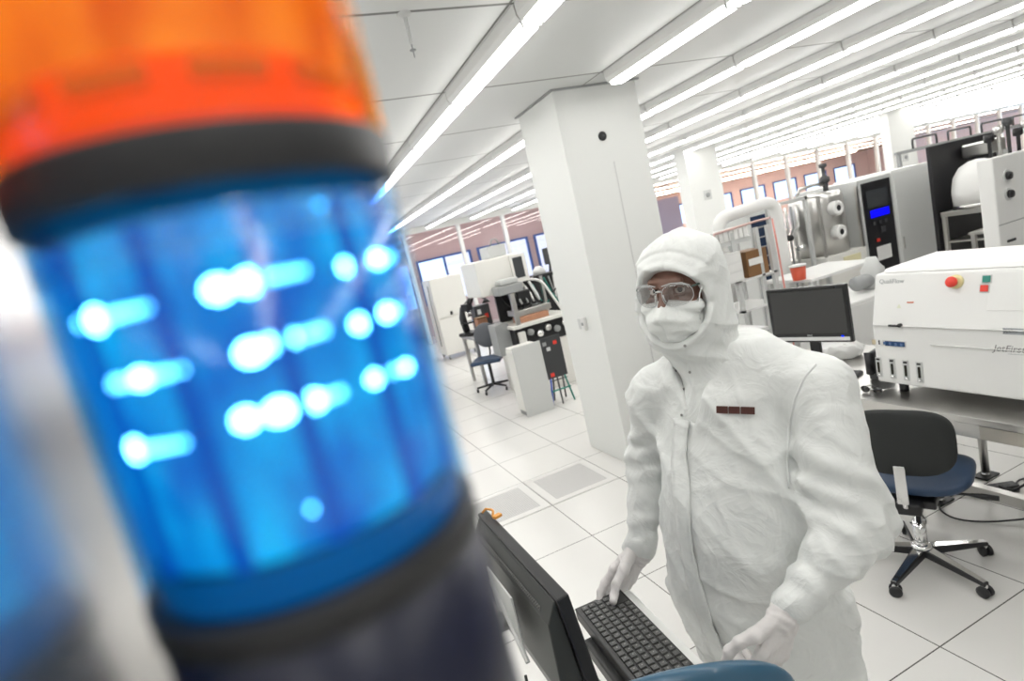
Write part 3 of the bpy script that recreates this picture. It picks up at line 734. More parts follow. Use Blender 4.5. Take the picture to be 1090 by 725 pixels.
# body: head, neck, trunk, arms and hands in one continuous surface (mostly under the clothes)
def head(P):
    d = ellip(P, HP(0, -.012, .022), (.074, .092, .095), HR)
    d = smin(d, ellip(P, HP(0, .018, -.035), (.060, .070, .082), HR), .03)
    d = smin(d, rcone(P, HP(-.034, .082, .024), HP(.034, .082, .024), .011, .011), .012)       # brow
    for s in (-1, 1):
        d = smax(d, -ellip(P, HP(.032*s, .098, .004), (.020, .020, .0135), HR), .010)          # eye sockets
        d = smin(d, ellip(P, HP(.044*s, .066, -.030), (.022, .022, .018), HR), .012)            # cheekbone
        d = smin(d, ellip(P, HP(.078*s, -.012, .0), (.009, .018, .032), HR), .006)              # ear
        d = smin(d, rcone(P, HP(.019*s, .0845, .0125), HP(.044*s, .079, .0105), .0048, .0042), .004)   # upper lid
        d = smin(d, rcone(P, HP(.021*s, .0845, -.0075), HP(.043*s, .079, -.0065), .0042, .0036), .004)  # lower lid
    d = smin(d, rcone(P, HP(0, .088, .012), HP(0, .112, -.030), .008, .0125), .012)            # nose
    for s in (-1, 1): d = smin(d, ellip(P, HP(.013*s, .102, -.034), (.008, .010, .008), HR), .005)
    d = smin(d, ellip(P, HP(0, .088, -.062), (.024, .012, .006), HR), .005); d = smin(d, ellip(P, HP(0, .087, -.072), (.021, .012, .006), HR), .004)
    d = smin(d, rcone(P, HP(0, -.02, -.06), L(0, -.02, 1.54), .056, .060), .03)
    return d
def body(P):
    d = head(P)
    d = smin(d, ellip(P, L(0, -.01, 1.34), (.165, .10, .20), RB), .05)
    d = smin(d, ellip(P, L(0, 0, 1.02), (.15, .105, .24), RB), .05)
    for S, E_, W, ch in ((ShR, ElR, WrR, chR), (ShL, ElL, WrL, chL)):
        d = smin(d, rcone(P, L(0, -.02, 1.50), S, .06, .048), .03)
        d = smin(d, rcone(P, S, E_, .046, .036), .02); d = smin(d, rcone(P, E_, W, .036, .024), .02)
    for s, f_ in ((-1, ft[0]), (1, ft[1])):
        d = smin(d, rcone(P, L(.085*s, 0, .82), f_+UP*.46+pf*.02, .075, .050), .03); d = smin(d, rcone(P, f_+UP*.46+pf*.02, f_+UP*.09, .048, .034), .02)
        d = smin(d, rcone(P, f_+UP*.05-pf*.02, f_+UP*.04+pf*.13, .030, .024), .02)
    return d
# coarse body, then a fine head and hands spliced into the same mesh
def body_mesh():
    parts = []
    V1, F1 = nets(lambda P: np.maximum(body(P), P[..., 2]-1.60), (.50, .62, .0), (1.36, 1.70, 1.64), .011)
    V2, F2 = nets(lambda P: np.maximum(head(P), 1.588-P[..., 2]), (.74, 1.04, 1.57), (1.10, 1.38, 1.94), .0022)
    V = [V1, V2]; Fs = [F1, F2+len(V1)]; nv = len(V1)+len(V2)
    for ch, W in ((chR, WrR), (chL, WrL)):
        lo = np.min([np.minimum(a, b) for a, b, _, _ in ch], 0)-.03; hi = np.max([np.maximum(a, b) for a, b, _, _ in ch], 0)+.03
        v_, f_ = nets(hand_fn(ch, -.0018), lo, hi, .0025); V.append(v_); Fs.append(f_+nv); nv += len(v_)
    return np.concatenate(V)-v3(PB), np.concatenate(Fs)
V_, F_ = body_mesh()
me = bpy.data.meshes.new('body'); me.from_pydata(V_.tolist(), [], F_.tolist()); me.update()
me.polygons.foreach_set('use_smooth', [True]*len(me.polygons)); me.materials.append(SKIN)
bo = bpy.data.objects.new('body', me); link(bo, per); s_ = bo.modifiers.new('smooth', 'SMOOTH'); s_.iterations = 2
for s in (-1, 1):
    bm = bmesh.new(); bmesh.ops.create_uvsphere(bm, u_segments=24, v_segments=16, radius=.0122)
    e = obj('eye', bm, mat('eye_white', (.62, .55, .50), .2), per, smooth=True); e.location = Vector(HP(.032*s, .0745, .002))-Vector(PB)
    gz = unit(v3((0, 0, H))-HP(.032*s, .0745, .002))
    bm = bmesh.new(); bmesh.ops.create_uvsphere(bm, u_segments=20, v_segments=12, radius=.0064)
    for v in bm.verts: v.co.z *= .35
    i_ = obj('iris', bm, mat('iris_brown', (.02, .010, .006), .1), e, smooth=True); i_.location = Vector(gz*.0108); i_.rotation_euler = Vector(gz).to_track_quat('Z', 'Y').to_euler()
# hood
def hood(P):
    q0 = ((P-HP(0, -.016, .0))@HR.T)/v3((.107, .116, .130)); pn = (np.abs(q0)**2.45).sum(-1)**(1/2.45)
    d = (pn-1)*.108
    d = smin(d, ellip(P, HP(0, .005, -.09), (.100, .100, .080), HR), .05)
    d = smin(d, rcone(P, HP(0, -.02, -.10), L(-.005, -.005, 1.50), .088, .094), .05)
    d = smin(d, ellip(P, L(-.01, .035, 1.44), (.11, .085, .10), RB), .05)
    q = (P-HC)@HR.T
    # elastic rim round the face
    e_ = np.sqrt((q[..., 0]/.092)**2+((q[..., 2]+.036)/.094)**2)
    d = d - .005*np.exp(-((e_-1.10)/.07)**2)*np.clip(q[..., 1]/.04, 0, 1) + .004*np.exp(-((e_-1.38)/.05)**2)*np.clip(q[..., 1]/.04, 0, 1)*np.clip(q[..., 2]/.03, 0, 1)
    d = d - .004*np.exp(-(q[..., 0]/.006)**2)*np.clip(q[..., 2]/.05, 0, 1)
    # gathered folds radiating from the rim, seams over the crown
    an = np.arctan2(q[..., 0], q[..., 2]+.036)
    d = d - .0030*np.sin(an*13+3*np.sin(q[..., 1]*20))*np.clip(1.9-e_, 0, .6)*np.clip(q[..., 1]/.05, 0, 1)
    d = d - fold_noise(P, 21, 16., .0075) + .004
    cut = ellip(P, HP(0, .130, -.036), (.102, .132, .094), HR)
    cut2 = np.maximum(np.abs(q[..., 2]+.036)-.2, 0)
    return smax(d, -cut, .010)
sdf_obj('hood', hood, (.72, .98, 1.34), (1.18, 1.42, 1.94), .0036, HOODM, per, PB, smooth=2)
# face mask
def mask(P):
    q = (P-HC)@HR.T
    d = ellip(P, HP(0, .050, -.068), (.072, .078, .066), HR)
    d = smin(d, rcone(P, HP(0, .098, -.022), HP(0, .132, -.052), .010, .012), .022)
    d = smin(d, rcone(P, HP(-.052, .066, -.036), HP(.052, .066, -.036), .024, .024), .02)
    d = d - .0014*np.sin(q[..., 2]*210 + 3*np.abs(q[..., 0])*20) - .0010*np.sin(q[..., 0]*120+q[..., 2]*60)
    d = d - .003*np.clip(1-np.abs(q[..., 0]-.002)/.006, 0, 1) - .0022*np.sin(q[..., 2]*95+np.abs(q[..., 0])*70)
    top = q[..., 2] - (-.017 - .16*np.abs(q[..., 0]))
    d = smax(d, top, .003); d = smax(d, .028-q[..., 1], .004)
    return d
sdf_obj('face_mask', mask, HC-.17, HC+.17, .0025, MASKM, per, PB, smooth=1)
STR = mat('strap_white', (.85, .86, .85), .6)
def rel(p): return v3(p)-v3(PB)
for s in (-1, 1):
    obj('mask_strap', T([rel(HP(.070*s, .070, -.075)), rel(HP(.073*s, .074, -.040)), rel(HP(.077*s, .070, -.012)), rel(HP(.086*s, .052, .020)), rel(HP(.090*s, .03, .040))], .0016, 6), STR, per, smooth=True)
# safety glasses
gp = bpy.data.objects.new('safety_glasses', None); link(gp, per)
CLR = clear('clear_lens', (.86, .86, .86), gl=.10, rough=.03); RIM = mat('clear_frame', (.55, .56, .56), .15, coat=.5)
def gpos(s, a, b):     # wrap-around surface of the glasses: a lateral, b up
    x = .004+a; f_ = .122 - 5.2*x*x; return rel(HP(x*s, f_-.004*abs(b)/.03, b+.001))
for s in (-1, 1):
    def outl(t_):
        c, sn = math.cos(t_), math.sin(t_); pw = lambda v, e: math.copysign(abs(v)**e, v)
        return .036+.033*pw(c, .75), -.004+(.0245 if sn > 0 else .0265)*pw(sn, .8)*(1-.12*c)
    bm = bmesh.new(); N_ = 28; rings = []
    for j in range(1, 7):
        rings.append([bm.verts.new(gpos(s, .036+(outl(2*PI*i/N_)[0]-.036)*j/6, -.004+(outl(2*PI*i/N_)[1]+.004)*j/6)) for i in range(N_)])
    cv = bm.verts.new(gpos(s, .036, -.004))
    for i in range(N_): bm.faces.new((cv, rings[0][i], rings[0][(i+1) % N_]))
    for j in range(5):
        for i in range(N_): bm.faces.new((rings[j][i], rings[j+1][i], rings[j+1][(i+1) % N_], rings[j][(i+1) % N_]))
    lo_ = obj('lens', bm, CLR, gp, smooth=True); so = lo_.modifiers.new('thick', 'SOLIDIFY'); so.thickness = .0012
    bm = bmesh.new(); tube(bm, [gpos(s, *outl(2*PI*i/36)) for i in range(36)], .0008, 6, closed=True)
    obj('rim', bm, RIM, gp, smooth=True)
    obj('temple', T([gpos(s, .066, .010), rel(HP(.078*s, .078, .012)), rel(HP(.086*s, .050, .012)), rel(HP(.086*s, .0, .008))], [.0022, .0026, .0022, .0018], 8), mat('temple_dark', (.05, .08, .07), .2), gp, smooth=True)
    obj('nose_pad', T([gpos(s, .006, .000), gpos(s, .007, -.010), gpos(s, .010, -.019)], .0018, 6), RIM, gp, smooth=True)
    obj('brow_guard', T([gpos(s, .004, .020), gpos(s, .025, .0245), gpos(s, .048, .0225), gpos(s, .064, .014)], .0014, 6), RIM, gp, smooth=True)
obj('bridge', T([gpos(-1, .002, .008), gpos(1, .002, .008)], .0024, 8), RIM, gp, smooth=True)
# gloves
for W, E_, ch, seed in ((WrR, ElR, chR, 1), (WrL, ElL, chL, 4)):
    ax = unit(W-E_)
    def glove(P):
        d = hand_fn(ch, .0010)(P)
        t_ = (P-W)@ax
        c_ = rcone(P, W-ax*.055, W+ax*.02, .038, .031) - .0016*np.sin(t_*330+3*np.sin((P@unit(np.cross(ax, UP)))*60))
        return smin(d, c_, .012) - fold_noise(P, seed, 55., .0016)
    lo = np.min([np.minimum(a, b) for a, b, _, _ in ch]+[W-ax*.06], 0)-.05; hi = np.max([np.maximum(a, b) for a, b, _, _ in ch]+[W-ax*.06], 0)+.05
    sdf_obj('glove', glove, lo, hi, .0020, GLOVE, per, PB, smooth=2)
# placket, seams, snaps and name tag, laid on the coat's surface
def on_coat(x, y, off=.0, fn=coat):
    p = march(fn, O, unit(ray(x, y)))
    return None if p is None else p
def seam(name, pts, r, m, fn=coat, lift=.0, flat=None):
    P3 = []
    for i in range(len(pts)-1):
        a, b = np.array(pts[i], float), np.array(pts[i+1], float); n_ = max(2, int(np.linalg.norm(b-a)/6))
        for j in range(n_): P3.append(a+(b-a)*j/n_)
    P3.append(np.array(pts[-1], float)); Q = []
    for q in P3:
        p = on_coat(q[0], q[1], fn=fn)
        if p is not None: Q.append(rel(p + sgrad(fn, p)*lift))
    return obj(name, T(Q, r, 8), m, per, smooth=True) if len(Q) > 2 else None
def strip(name, pts, width, m, fn=coat, lift=.004, th=.004):
    P3 = []
    for i in range(len(pts)-1):
        a, b = np.array(pts[i], float), np.array(pts[i+1], float); n_ = max(2, int(np.linalg.norm(b-a)/7))
        for j in range(n_): P3.append(a+(b-a)*j/n_)
    P3.append(np.array(pts[-1], float)); C_ = []; Nn = []
    for q in P3:
        p = on_coat(q[0], q[1], fn=fn)
        if p is None: continue
        C_.append(p); Nn.append(sgrad(fn, p))
    C_ = np.array(C_); Nn = np.array(Nn)
    for _ in range(3):
        Nn[1:-1] = (Nn[:-2]+Nn[1:-1]*2+Nn[2:])/4; C_[1:-1] = (C_[:-2]+C_[1:-1]*2+C_[2:])/4
    bm = bmesh.new(); rows = []
    for i in range(len(C_)):
        t_ = unit(C_[min(i+1, len(C_)-1)]-C_[max(i-1, 0)]); sd = unit(np.cross(t_, Nn[i])); row = []
        for u in (-1, -.5, 0, .5, 1):
            wob = .0022*math.sin(i*1.9+u*2)
            row.append(bm.verts.new(rel(C_[i]+sd*u*width/2+Nn[i]*(lift+wob))))
        rows.append(row)
    for i in range(len(rows)-1):
        for j in range(4): bm.faces.new((rows[i][j], rows[i+1][j], rows[i+1][j+1], rows[i][j+1]))
    o = obj(name, bm, m, per, smooth=True); so = o.modifiers.new('t', 'SOLIDIFY'); so.thickness = th; so.offset = 0; return o
both = lambda P: np.minimum(coat(P), hood(P))
strip('placket', [(727, 446), (724, 490), (727, 530), (731, 575), (740, 620), (752, 660), (768, 700), (785, 735)], .044, SUIT, lift=.007, th=.006)
seam('armhole_seam', [(868, 388), (856, 402), (846, 425), (840, 455), (838, 490), (840, 520)], .003, SUIT)
SN = mat('snap_metal', (.35, .35, .34), .3, metal=.8)
for x, y in ((729, 368), (719, 395), (734.5, 396), (728.6, 414), (726, 442)):
    p = on_coat(x, y, fn=both)
    if p is None: continue
    g_ = sgrad(both, p); o = obj('snap', lathe([(.0035, 0), (.0035, .002), (.0022, .003), (.0015, .0015)], 14), SN, per, smooth=True)
    o.location = Vector(rel(p+g_*.001)); o.rotation_euler = Vector(g_).to_track_quat('Z', 'Y').to_euler()
nt_ = bpy.data.objects.new('name_tag', None); link(nt_, per); pc = on_coat(783, 436); g_ = sgrad(torso, pc)
px_ = unit(on_coat(800, 436)-on_coat(766, 436)); px_ = unit(px_-g_*(px_@g_)); py_ = np.cross(g_, px_)
nt_.matrix_local = Matrix.Translation(Vector(rel(pc+g_*.011))) @ Matrix([[px_[i], py_[i], g_[i]] for i in range(3)]).to_4x4()
TG = mat('tag_brown', (.075, .022, .016), .5)
for a, b in ((-.043, -.017), (-.015, .010), (.012, .043)): obj('tag_block', B(((a, -.0085, -.006), (b, .0085, .0015))), TG, nt_, bevel=.0006)
# ------------------------------------------------------------------ swivel chair at the bench
ch = thing('swivel_chair', 'blue and black swivel chair with chrome base at the steel bench', 'chair', (2.50, 1.83, 0), math.radians(-64))
# local +y = the way the sitter faces (towards the bench)
bm = bmesh.new(); bmesh.ops.create_uvsphere(bm, u_segments=40, v_segments=20, radius=1.)
sp = lambda a, p: math.copysign(abs(a)**p, a)
for v in bm.verts:
    x, y, z = v.co; v.co = (sp(x, .62)*.235, sp(y, .62)*.22+.06, sp(z, .6)*.035+.475 + .02*x*x)
obj('seat', bm, NAVY, ch, smooth=True)
bm = bmesh.new(); bmesh.ops.create_uvsphere(bm, u_segments=40, v_segments=24, radius=1.)
for v in bm.verts:
    x, y, z = v.co; v.co = (sp(x, .62)*.205, sp(y, .7)*.035-.20+.035*x*x, sp(z, .6)*.155+.735)
obj('backrest', bm, CHARF, ch, smooth=True)
obj('back_bar', T([(0, -.262, .64), (0, -.262, .56), (0, -.235, .44), (0, -.16, .395)], .012, 8), CHROME, ch, smooth=True)
obj('back_bar_cover', B(((-.022, -.276, .47), (.022, -.262, .655))), CHROME, ch, bevel=.004)
obj('mechanism', B(((-.10, -.14, .385), (.10, .10, .425)), ((-.05, -.20, .375), (.05, -.14, .43))), BLACK, ch, bevel=.008)
for s in (-1, 1):
    obj('lever', T([(s*.08, .02, .40), (s*.20, .03, .395), (s*.25, .035, .39), (s*.31, .04, .385)], [.006, .006, .014, .012], 10), BLACK, ch, smooth=True)
obj('gas_lift', lathe([(.028, .09), (.028, .25), (.016, .25), (.016, .39)], 20), CHROME, ch, smooth=True)
obj('hub', lathe([(.045, .075), (.045, .12), (.03, .13)], 20), CHROME, ch, smooth=True)
for k in range(5):
    a = 2*PI*k/5+math.radians(39); dx, dy = math.cos(a), math.sin(a)
    bm = bmesh.new(); MR = Matrix.Rotation(a, 4, 'Z')
    for p0, p1, z0, z1, w0, w1 in ((.03, .30, .085, .062, .028, .014),):
        vs = [bm.verts.new(MR @ Vector(c)) for c in ((p0, -w0, z0-.012), (p0, w0, z0-.012), (p0, w0, z0+.025), (p0, -w0, z0+.025), (p1, -w1, z1-.006), (p1, w1, z1-.006), (p1, w1, z1+.012), (p1, -w1, z1+.012))]
        for f in ((0, 3, 2, 1), (4, 5, 6, 7), (0, 1, 5, 4), (1, 2, 6, 5), (2, 3, 7, 6), (3, 0, 4, 7)): bm.faces.new([vs[i] for i in f])
    lg = obj('base_leg', bm, BLACK, ch, bevel=.003)
    bm = bmesh.new()
    vs = [bm.verts.new(MR @ Vector(c)) for c in ((.03, -.02, .1105), (.03, .02, .1105), (.295, .010, .0755), (.295, -.010, .0755))]
    vs2 = [bm.verts.new(v.co+Vector((0, 0, .003))) for v in vs]
    for f in ((0, 1, 2, 3), (7, 6, 5, 4), (0, 4, 5, 1), (1, 5, 6, 2), (2, 6, 7, 3), (3, 7, 4, 0)): bm.faces.new([(vs+vs2)[i] for i in f])
    obj('chrome_cover', bm, CHROME, lg)
    cx_, cy_ = .29*dx, .29*dy
    for s in (-1, 1): obj('caster_wheel', lathe([(.018, s*.006), (.027, s*.008), (.027, s*.020), (.018, s*.024)], 22, c=(0, 0, 0), axis='x'), BLACK, lg, smooth=True).matrix_local = Matrix.Translation((cx_, cy_, .028)) @ Matrix.Rotation(a+1.2*k, 4, 'Z')
    obj('caster_fork', lathe([(.010, .040), (.014, .050), (.010, .066)], 12, c=(cx_, cy_, 0)), CHROME, lg, smooth=True)

# ------------------------------------------------------------------ steel bench
BX, BZ = 2.665, .76
t = thing('steel_bench', 'stainless steel bench along the right, carrying the white processor', 'bench', (BX, 1.6, 0))
obj('bench_top', B(((0, -1.35, BZ-.035), (.92, 1.55, BZ))), STEEL, t, bevel=.004)
obj('apron', B(((.012, -1.33, BZ-.105), (.03, 1.53, BZ-.036)), ((.89, -1.33, BZ-.105), (.905, 1.53, BZ-.036))), STEEL, t, bevel=.002)
obj('apron_joint_plate', B(((.006, -.42, BZ-.10), (.0115, .02, BZ-.038))), mat('steel_warm', (.55, .52, .47), .35, metal=1.), t)
for x in (.45, .87):
    for y in (-1.25, .535, 1.45):
        lg = obj('leg', lathe([(.022, .03), (.022, BZ-.036)], 16, c=(x, y, 0)), STEEL, t, smooth=True)
        obj('foot_plate', B(((x-.06, y-.04, .001), (x+.06, y+.04, .012))), BLACK, lg); obj('foot_stem', lathe([(.03, .012), (.012, .032)], 14, c=(x, y, 0)), CHROME, lg, smooth=True)
obj('lower_rail', B(((.44, -1.22, .10), (.49, .50, .16))), STEEL, t, bevel=.003)
obj('cross_rail', B(((.473, 1.435, .12), (.847, 1.465, .16)), ((.473, -1.265, .12), (.847, -1.235, .16))), STEEL, t)
# power strip, cables and a black box under the bench
t = thing('floor_power_box', 'black power box on the floor under the bench', 'power box', (3.34, 1.62, 0), .3)
obj('body', B(((-.14, -.10, 0), (.14, .10, .09))), BLACK, t, bevel=.006); obj('socket', B(((-.142, -.06, .03), (-.140, -.01, .07)), ((-.142, .02, .03), (-.140, .07, .07))), DGREY, t)
t = thing('power_strip', 'small dark power strip lying by the bench foot', 'power strip', (3.38, 2.0, 0), -.5)
obj('body', B(((-.11, -.03, 0), (.11, .03, .04))), DGREY, t, bevel=.005); obj('socket', B(*[((-.09+.06*i, -.018, .0405), (-.05+.06*i, .018, .042)) for i in range(3)]), BLACK, t)
for i, (pts, lab) in enumerate([
    ([(3.60, 1.75, .70), (3.52, 1.70, .45), (3.42, 1.78, .2), (3.38, 1.9, .05), (3.38, 1.98, .045)], 'thick black cable hanging down behind the bench to the floor'),
    ([(3.2, 1.70, .03), (3.05, 1.85, .008), (2.98, 1.98, .008), (3.05, 2.1, .008), (3.25, 2.12, .008), (3.34, 2.0, .045)], 'black cable looping over the floor towards the chair'),
    ([(3.28, 2.03, .02), (3.15, 2.2, .006), (3.0, 2.2, .006), (2.85, 2.05, .006), (2.78, 2.15, .006)], 'thin black cable running on the floor behind the chair base'),
    ([(3.47, 1.95, .02), (3.6, 1.98, .006), (3.7, 1.85, .006), (3.62, 1.72, .006), (3.5, 1.7, .03)], 'black cable coiled on the floor at the right edge')]):
    P = [Vector(p) for p in pts]; Q = []
    for j in range(len(P)-1):
        a = P[max(j-1, 0)]; b = P[j]; c = P[j+1]; d = P[min(j+2, len(P)-1)]
        for u in np.linspace(0, 1, 6, endpoint=False):
            Q.append(.5*((2*b)+(c-a)*u+(2*a-5*b+4*c-d)*u*u+(3*b-a-3*c+d)*u**3))
    Q.append(P[-1]); o = obj('floor_cable', T(Q, .007 if i == 0 else .005, 8), BLACK, None, smooth=True); tag(o, lab, 'cable')

# ------------------------------------------------------------------ white processor on the bench
PX, PY1 = 2.81, 2.185; PY0 = 1.15
m_ = thing('processor', 'white benchtop thermal processor with red emergency button on the steel bench', 'lab machine', (PX, PY1, BZ))
prof = [(0, .055), (.012, .375), (.085, .632), (.57, .635), (.60, .60), (.60, .055)]
W_ = PY1-PY0
obj('housing', prism(prof, -W_, 0, 'y'), WHITE, m_, bevel=.012, segs=3)
obj('top_lid', prism([(.10, .634), (.56, .6365), (.545, .655), (.13, .652)], -W_+.03, -.03, 'y'), WHITE, m_, bevel=.006)
for x in (.06, .54):
    for y in (-W_+.08, -.10): obj('foot', lathe([(.022, .0005), (.022, .054)], 16, c=(x, y, 0)), BLACK, m_, smooth=True)
def face(x, y, lower=True):
    """local frame on the front panel: returns matrix with z = outward normal, x = right (towards the camera), y up"""
    if lower: n_ = unit((-.32, 0, .012)); p0, p1 = v3((0, 0, .055)), v3((.012, 0, .375))
    else: n_ = unit((-.257, 0, .073)); p0, p1 = v3((.012, 0, .375)), v3((.085, 0, .632))
    r = ray(x, y); o_ = O-v3((PX, PY1, BZ)); t_ = ((p0-o_)@n_)/(r@n_); p = o_+r*t_
    X_ = v3((0, -1, 0)); Y_ = np.cross(n_, X_)
    M = Matrix([[X_[i], Y_[i], n_[i]] for i in range(3)]).to_4x4(); return Matrix.Translation(Vector(p)) @ M
def on(name, x, y, bm, m, lower=True, parent=None, smooth=False, bevel=0.):
    o = obj(name, bm, m, parent or m_, smooth=smooth, bevel=bevel); o.matrix_local = face(x, y, lower); return o
seamg = mat('joint_grey', (.66, .66, .65), .6)
o = obj('panel_joint', B(((-.0006, -W_+.012, .372), (.0125, -.012, .3745))), seamg, m_)
obj('door_joint', B(((-.0012, -W_+.012, .283), (.0085, -.30, .2845))), seamg, m_)
on('emergency_ring', 1018, 300, lathe([(.033, 0), (.033, .006), (.020, .008)], 28), YELLOW, False, smooth=True)
on('emergency_button', 1017, 300.5, lathe([(.013, .006), (.013, .022), (.024, .024), (.026, .034), (.020, .042), (.002, .044)], 28), RED, False, smooth=True)
for nm, x, y, mm in (('green_button', 1051, 297, GREEN), ('red_button', 1048.5, 307, RED)):
    f_ = on('button_frame', x, y, B(((-.021, -.020, 0), (.021, .020, .004))), LGREY, False, bevel=.001); f_.name = 'button_frame'
    on(nm, x, y, B(((-.016, -.015, .004), (.016, .015, .009))), mm, False, bevel=.002)
M0 = face(931+6, 300, False)
text('QualiFlow', .032, M0 @ Matrix.Translation((-.005, 0, .0015)), mat('print_grey', (.36, .38, .38), .6), m_, 'lettering')
on('red_sticker', 969, 322, B(((-.017, -.0035, 0), (.017, .0035, .001))), mat('sticker_red', (.6, .16, .08), .5), False)
bm = bmesh.new(); a_ = [bm.verts.new(p) for p in ((-.012, -.01, .0006), (.012, -.01, .0006), (0, .012, .0006))]; bm.faces.new(a_)
b_ = [bm.verts.new(v.co+Vector((0, 0, .0006))) for v in a_]; bm.faces.new(b_)
on('warning_sticker', 957, 326, bm, mat('sticker_pale', (.72, .74, .60), .5), False)
hd = on('door_handle', 955, 346, B(((-.035, -.006, .012), (.028, .005, .024))), BLACK, True, bevel=.004)
obj('handle_stem', lathe([(.010, -.001), (.010, .014)], 16, c=(.018, 0, 0)), BLACK, hd, smooth=True)
on('control_strip', 952, 365.5, B(((-.062, -.014, 0), (.060, .014, .003))), LGREY, True)
on('strip_label', 931, 364, B(((-.012, -.013, .003), (.008, .013, .004))), mat('tan_label', (.60, .52, .36), .6), True)
on('strip_bar', 936.5, 364.2, B(((-.004, -.012, .003), (.002, .012, .0045))), BLACK, True)
st = on('blue_display', 953, 366, B(((-.052, -.013, .003), (.052, .013, .005))), mat('display_blue', (.02, .06, .16), .25), True)
for i in range(4): on('display_digit', 942+6*i, 365+i*.7, B(((-.006, -.008, .005), (.006, .008, .0056))), mat('digit_blue', (.05, .12, .28), .3), True)
for i in range(4):
    x = 936+14.4*i; y = 390+1.9*i
    g = on('flow_gauge', x, y, B(((-.016, -.057, 0), (.016, .052, .003))), LGREY, True)
    obj('gauge_tube', B(((-.006, -.033, .003), (.006, .026, .009))), mat('tube_dark', (.02, .018, .012), .15), g, bevel=.002)
    obj('gauge_cap', B(((-.009, .036, .003), (.009, .046, .008))), BLACK, g, bevel=.001)
    obj('gauge_knob', lathe([(.008, .003), (.008, .014), (.005, .016)], 16, c=(.003, -.046, 0)), CHROME, g, smooth=True)
bd = on('badge', 1079, 352.8, B(((-.040, -.014, 0), (.040, .014, .002))), mat('badge_grey', (.36, .38, .40), .35), True)
text('Jipelec', .02, Matrix.Translation((-.036, .002, .003)), mat('print_dark', (.06, .06, .06), .5), bd, 'lettering')
text('JetFirst', .042, face(1057, 370.5, True) @ Matrix.Translation((0, 0, .001)), mat('print_mid', (.25, .25, .25), .5), m_, 'lettering', shear=.3)
on('lettering_line', 1083, 377.5, B(((-.035, -.001, 0), (.035, .001, .001))), mat('print_grey', (.36, .38, .38), .6), True)
on('door_panel', 1083, 310, B(((-.11, -.085, 0), (.11, .085, .003))), WHITE, False, bevel=.002)

# ------------------------------------------------------------------ desk computer and clutter at the far end of the bench
MD = math.radians(104.57-180)
dm = thing('desktop_monitor', 'black wide monitor with an unlit grey screen beside the white processor', 'monitor', (2.90, 2.37, BZ), MD)
# local: x to the right end in the picture, y away from the viewer, z up
Wd, Zt, Zb = .485, 1.345-BZ, 1.0-BZ
obj('bezel', B(((-Wd, 0, Zb), (0, .03, Zt))), mat('bezel_black', (.014, .014, .015), .25), dm, bevel=.006)
obj('screen', B(((-Wd+.022, -.0015, Zb+.058), (-.022, .0005, Zt-.022))), SCREEN, dm)
obj('silver_strip', B(((-Wd+.022, -.0018, Zb+.012), (-.016, .0004, Zb+.034))), mat('silver_strip', (.75, .76, .76), .25, metal=.3), dm)
obj('power_light', B(((-.062, -.0026, Zb+.034), (-.048, -.0012, Zb+.044))), emitter('blue_led', (0, .02, 1), 1.5), dm)
text('ASUS', .014, Matrix.Translation((-Wd/2-.02, -.0022, Zb+.045)) @ Matrix.Rotation(PI/2, 4, 'X'), mat('print_silver', (.5, .5, .5), .4), dm, 'lettering')
obj('stand_neck', B(((-Wd/2-.03, .03, .03), (-Wd/2+.03, .06, Zb+.15))), BLACKG, dm, bevel=.004)
obj('stand_foot', lathe([(.12, .0005), (.12, .012), (.03, .03)], 32, c=(-Wd/2, .05, 0)), BLACKG, dm, smooth=True)
k2 = thing('desk_keyboard', 'small dark keyboard on the bench between operator and white processor', 'keyboard', tuple(onz(903, 398, BZ+.012)[:2])+(BZ,), MD)
obj('body', B(((-.30, -.06, .0005), (.06, .06, .016))), mat('desk_keyboard', (.05, .05, .052), .45), k2, bevel=.003)
bm = bmesh.new()
for i in range(17):
    for j in range(5): box(bm, (-.292+i*.0205, -.052+j*.0215, .016), (-.275+i*.0205, -.0345+j*.0215, .021))
kk = obj('keys', bm, DGREY, k2); kk['kind'] = 'stuff'
gl = thing('sunglasses', 'dark glasses lying on the steel bench in front of the processor', 'glasses', tuple(onz(928, 419, BZ)[:2])+(BZ,), MD-.2)
for s in (-1, 1):
    bm = lathe([(.026, 0), (.024, .003), (.001, .007)], 20, axis='y'); o = obj('lens', bm, BLACKG, gl, smooth=True); o.matrix_local = Matrix.Translation((s*.034, 0, .022)) @ Matrix.Diagonal((1, 1, .75, 1))
    obj('temple', T([(s*.06, 0, .028), (s*.064, .05, .02), (s*.055, .11, .006)], .003, 6), CHROME, gl, smooth=True)
obj('bridge', T([(-.012, 0, .026), (0, -.003, .029), (.012, 0, .026)], .0025, 6), CHROME, gl, smooth=True)
# crumpled white wipes
wp = onz(893, 378, BZ)
def wad(P):
    return ellip(P, v3((wp[0], wp[1], BZ+.045)), (.11, .15, .055)) - fold_noise(P, 31, 26., .018)
def wad2(P): return np.maximum(wad(P), BZ+.001-P[..., 2])
w_ = sdf_obj('wipes', wad2, (wp[0]-.2, wp[1]-.24, BZ-.01), (wp[0]+.2, wp[1]+.24, BZ+.16), .008, PAPER, None, (wp[0], wp[1], BZ)); w_.location = (wp[0], wp[1], BZ)
tag(w_, 'crumpled white wipes on the bench in front of the dark monitor', 'wipes')
ph = thing('desk_phone', 'dark desk phone standing on the bench between monitor and processor', 'telephone', (3.02, 2.31, BZ), MD)
obj('base', prism([(-.05, 0.0005), (.05, .0005), (.05, .15), (.02, .19), (-.05, .16)], -.06, .04, 'y'), DGREY, ph, bevel=.01)
obj('handset', T([(-.03, -.075, .17), (-.03, -.09, .11), (-.03, -.075, .05)], [.024, .016, .024], 12), BLACK, ph, smooth=True)

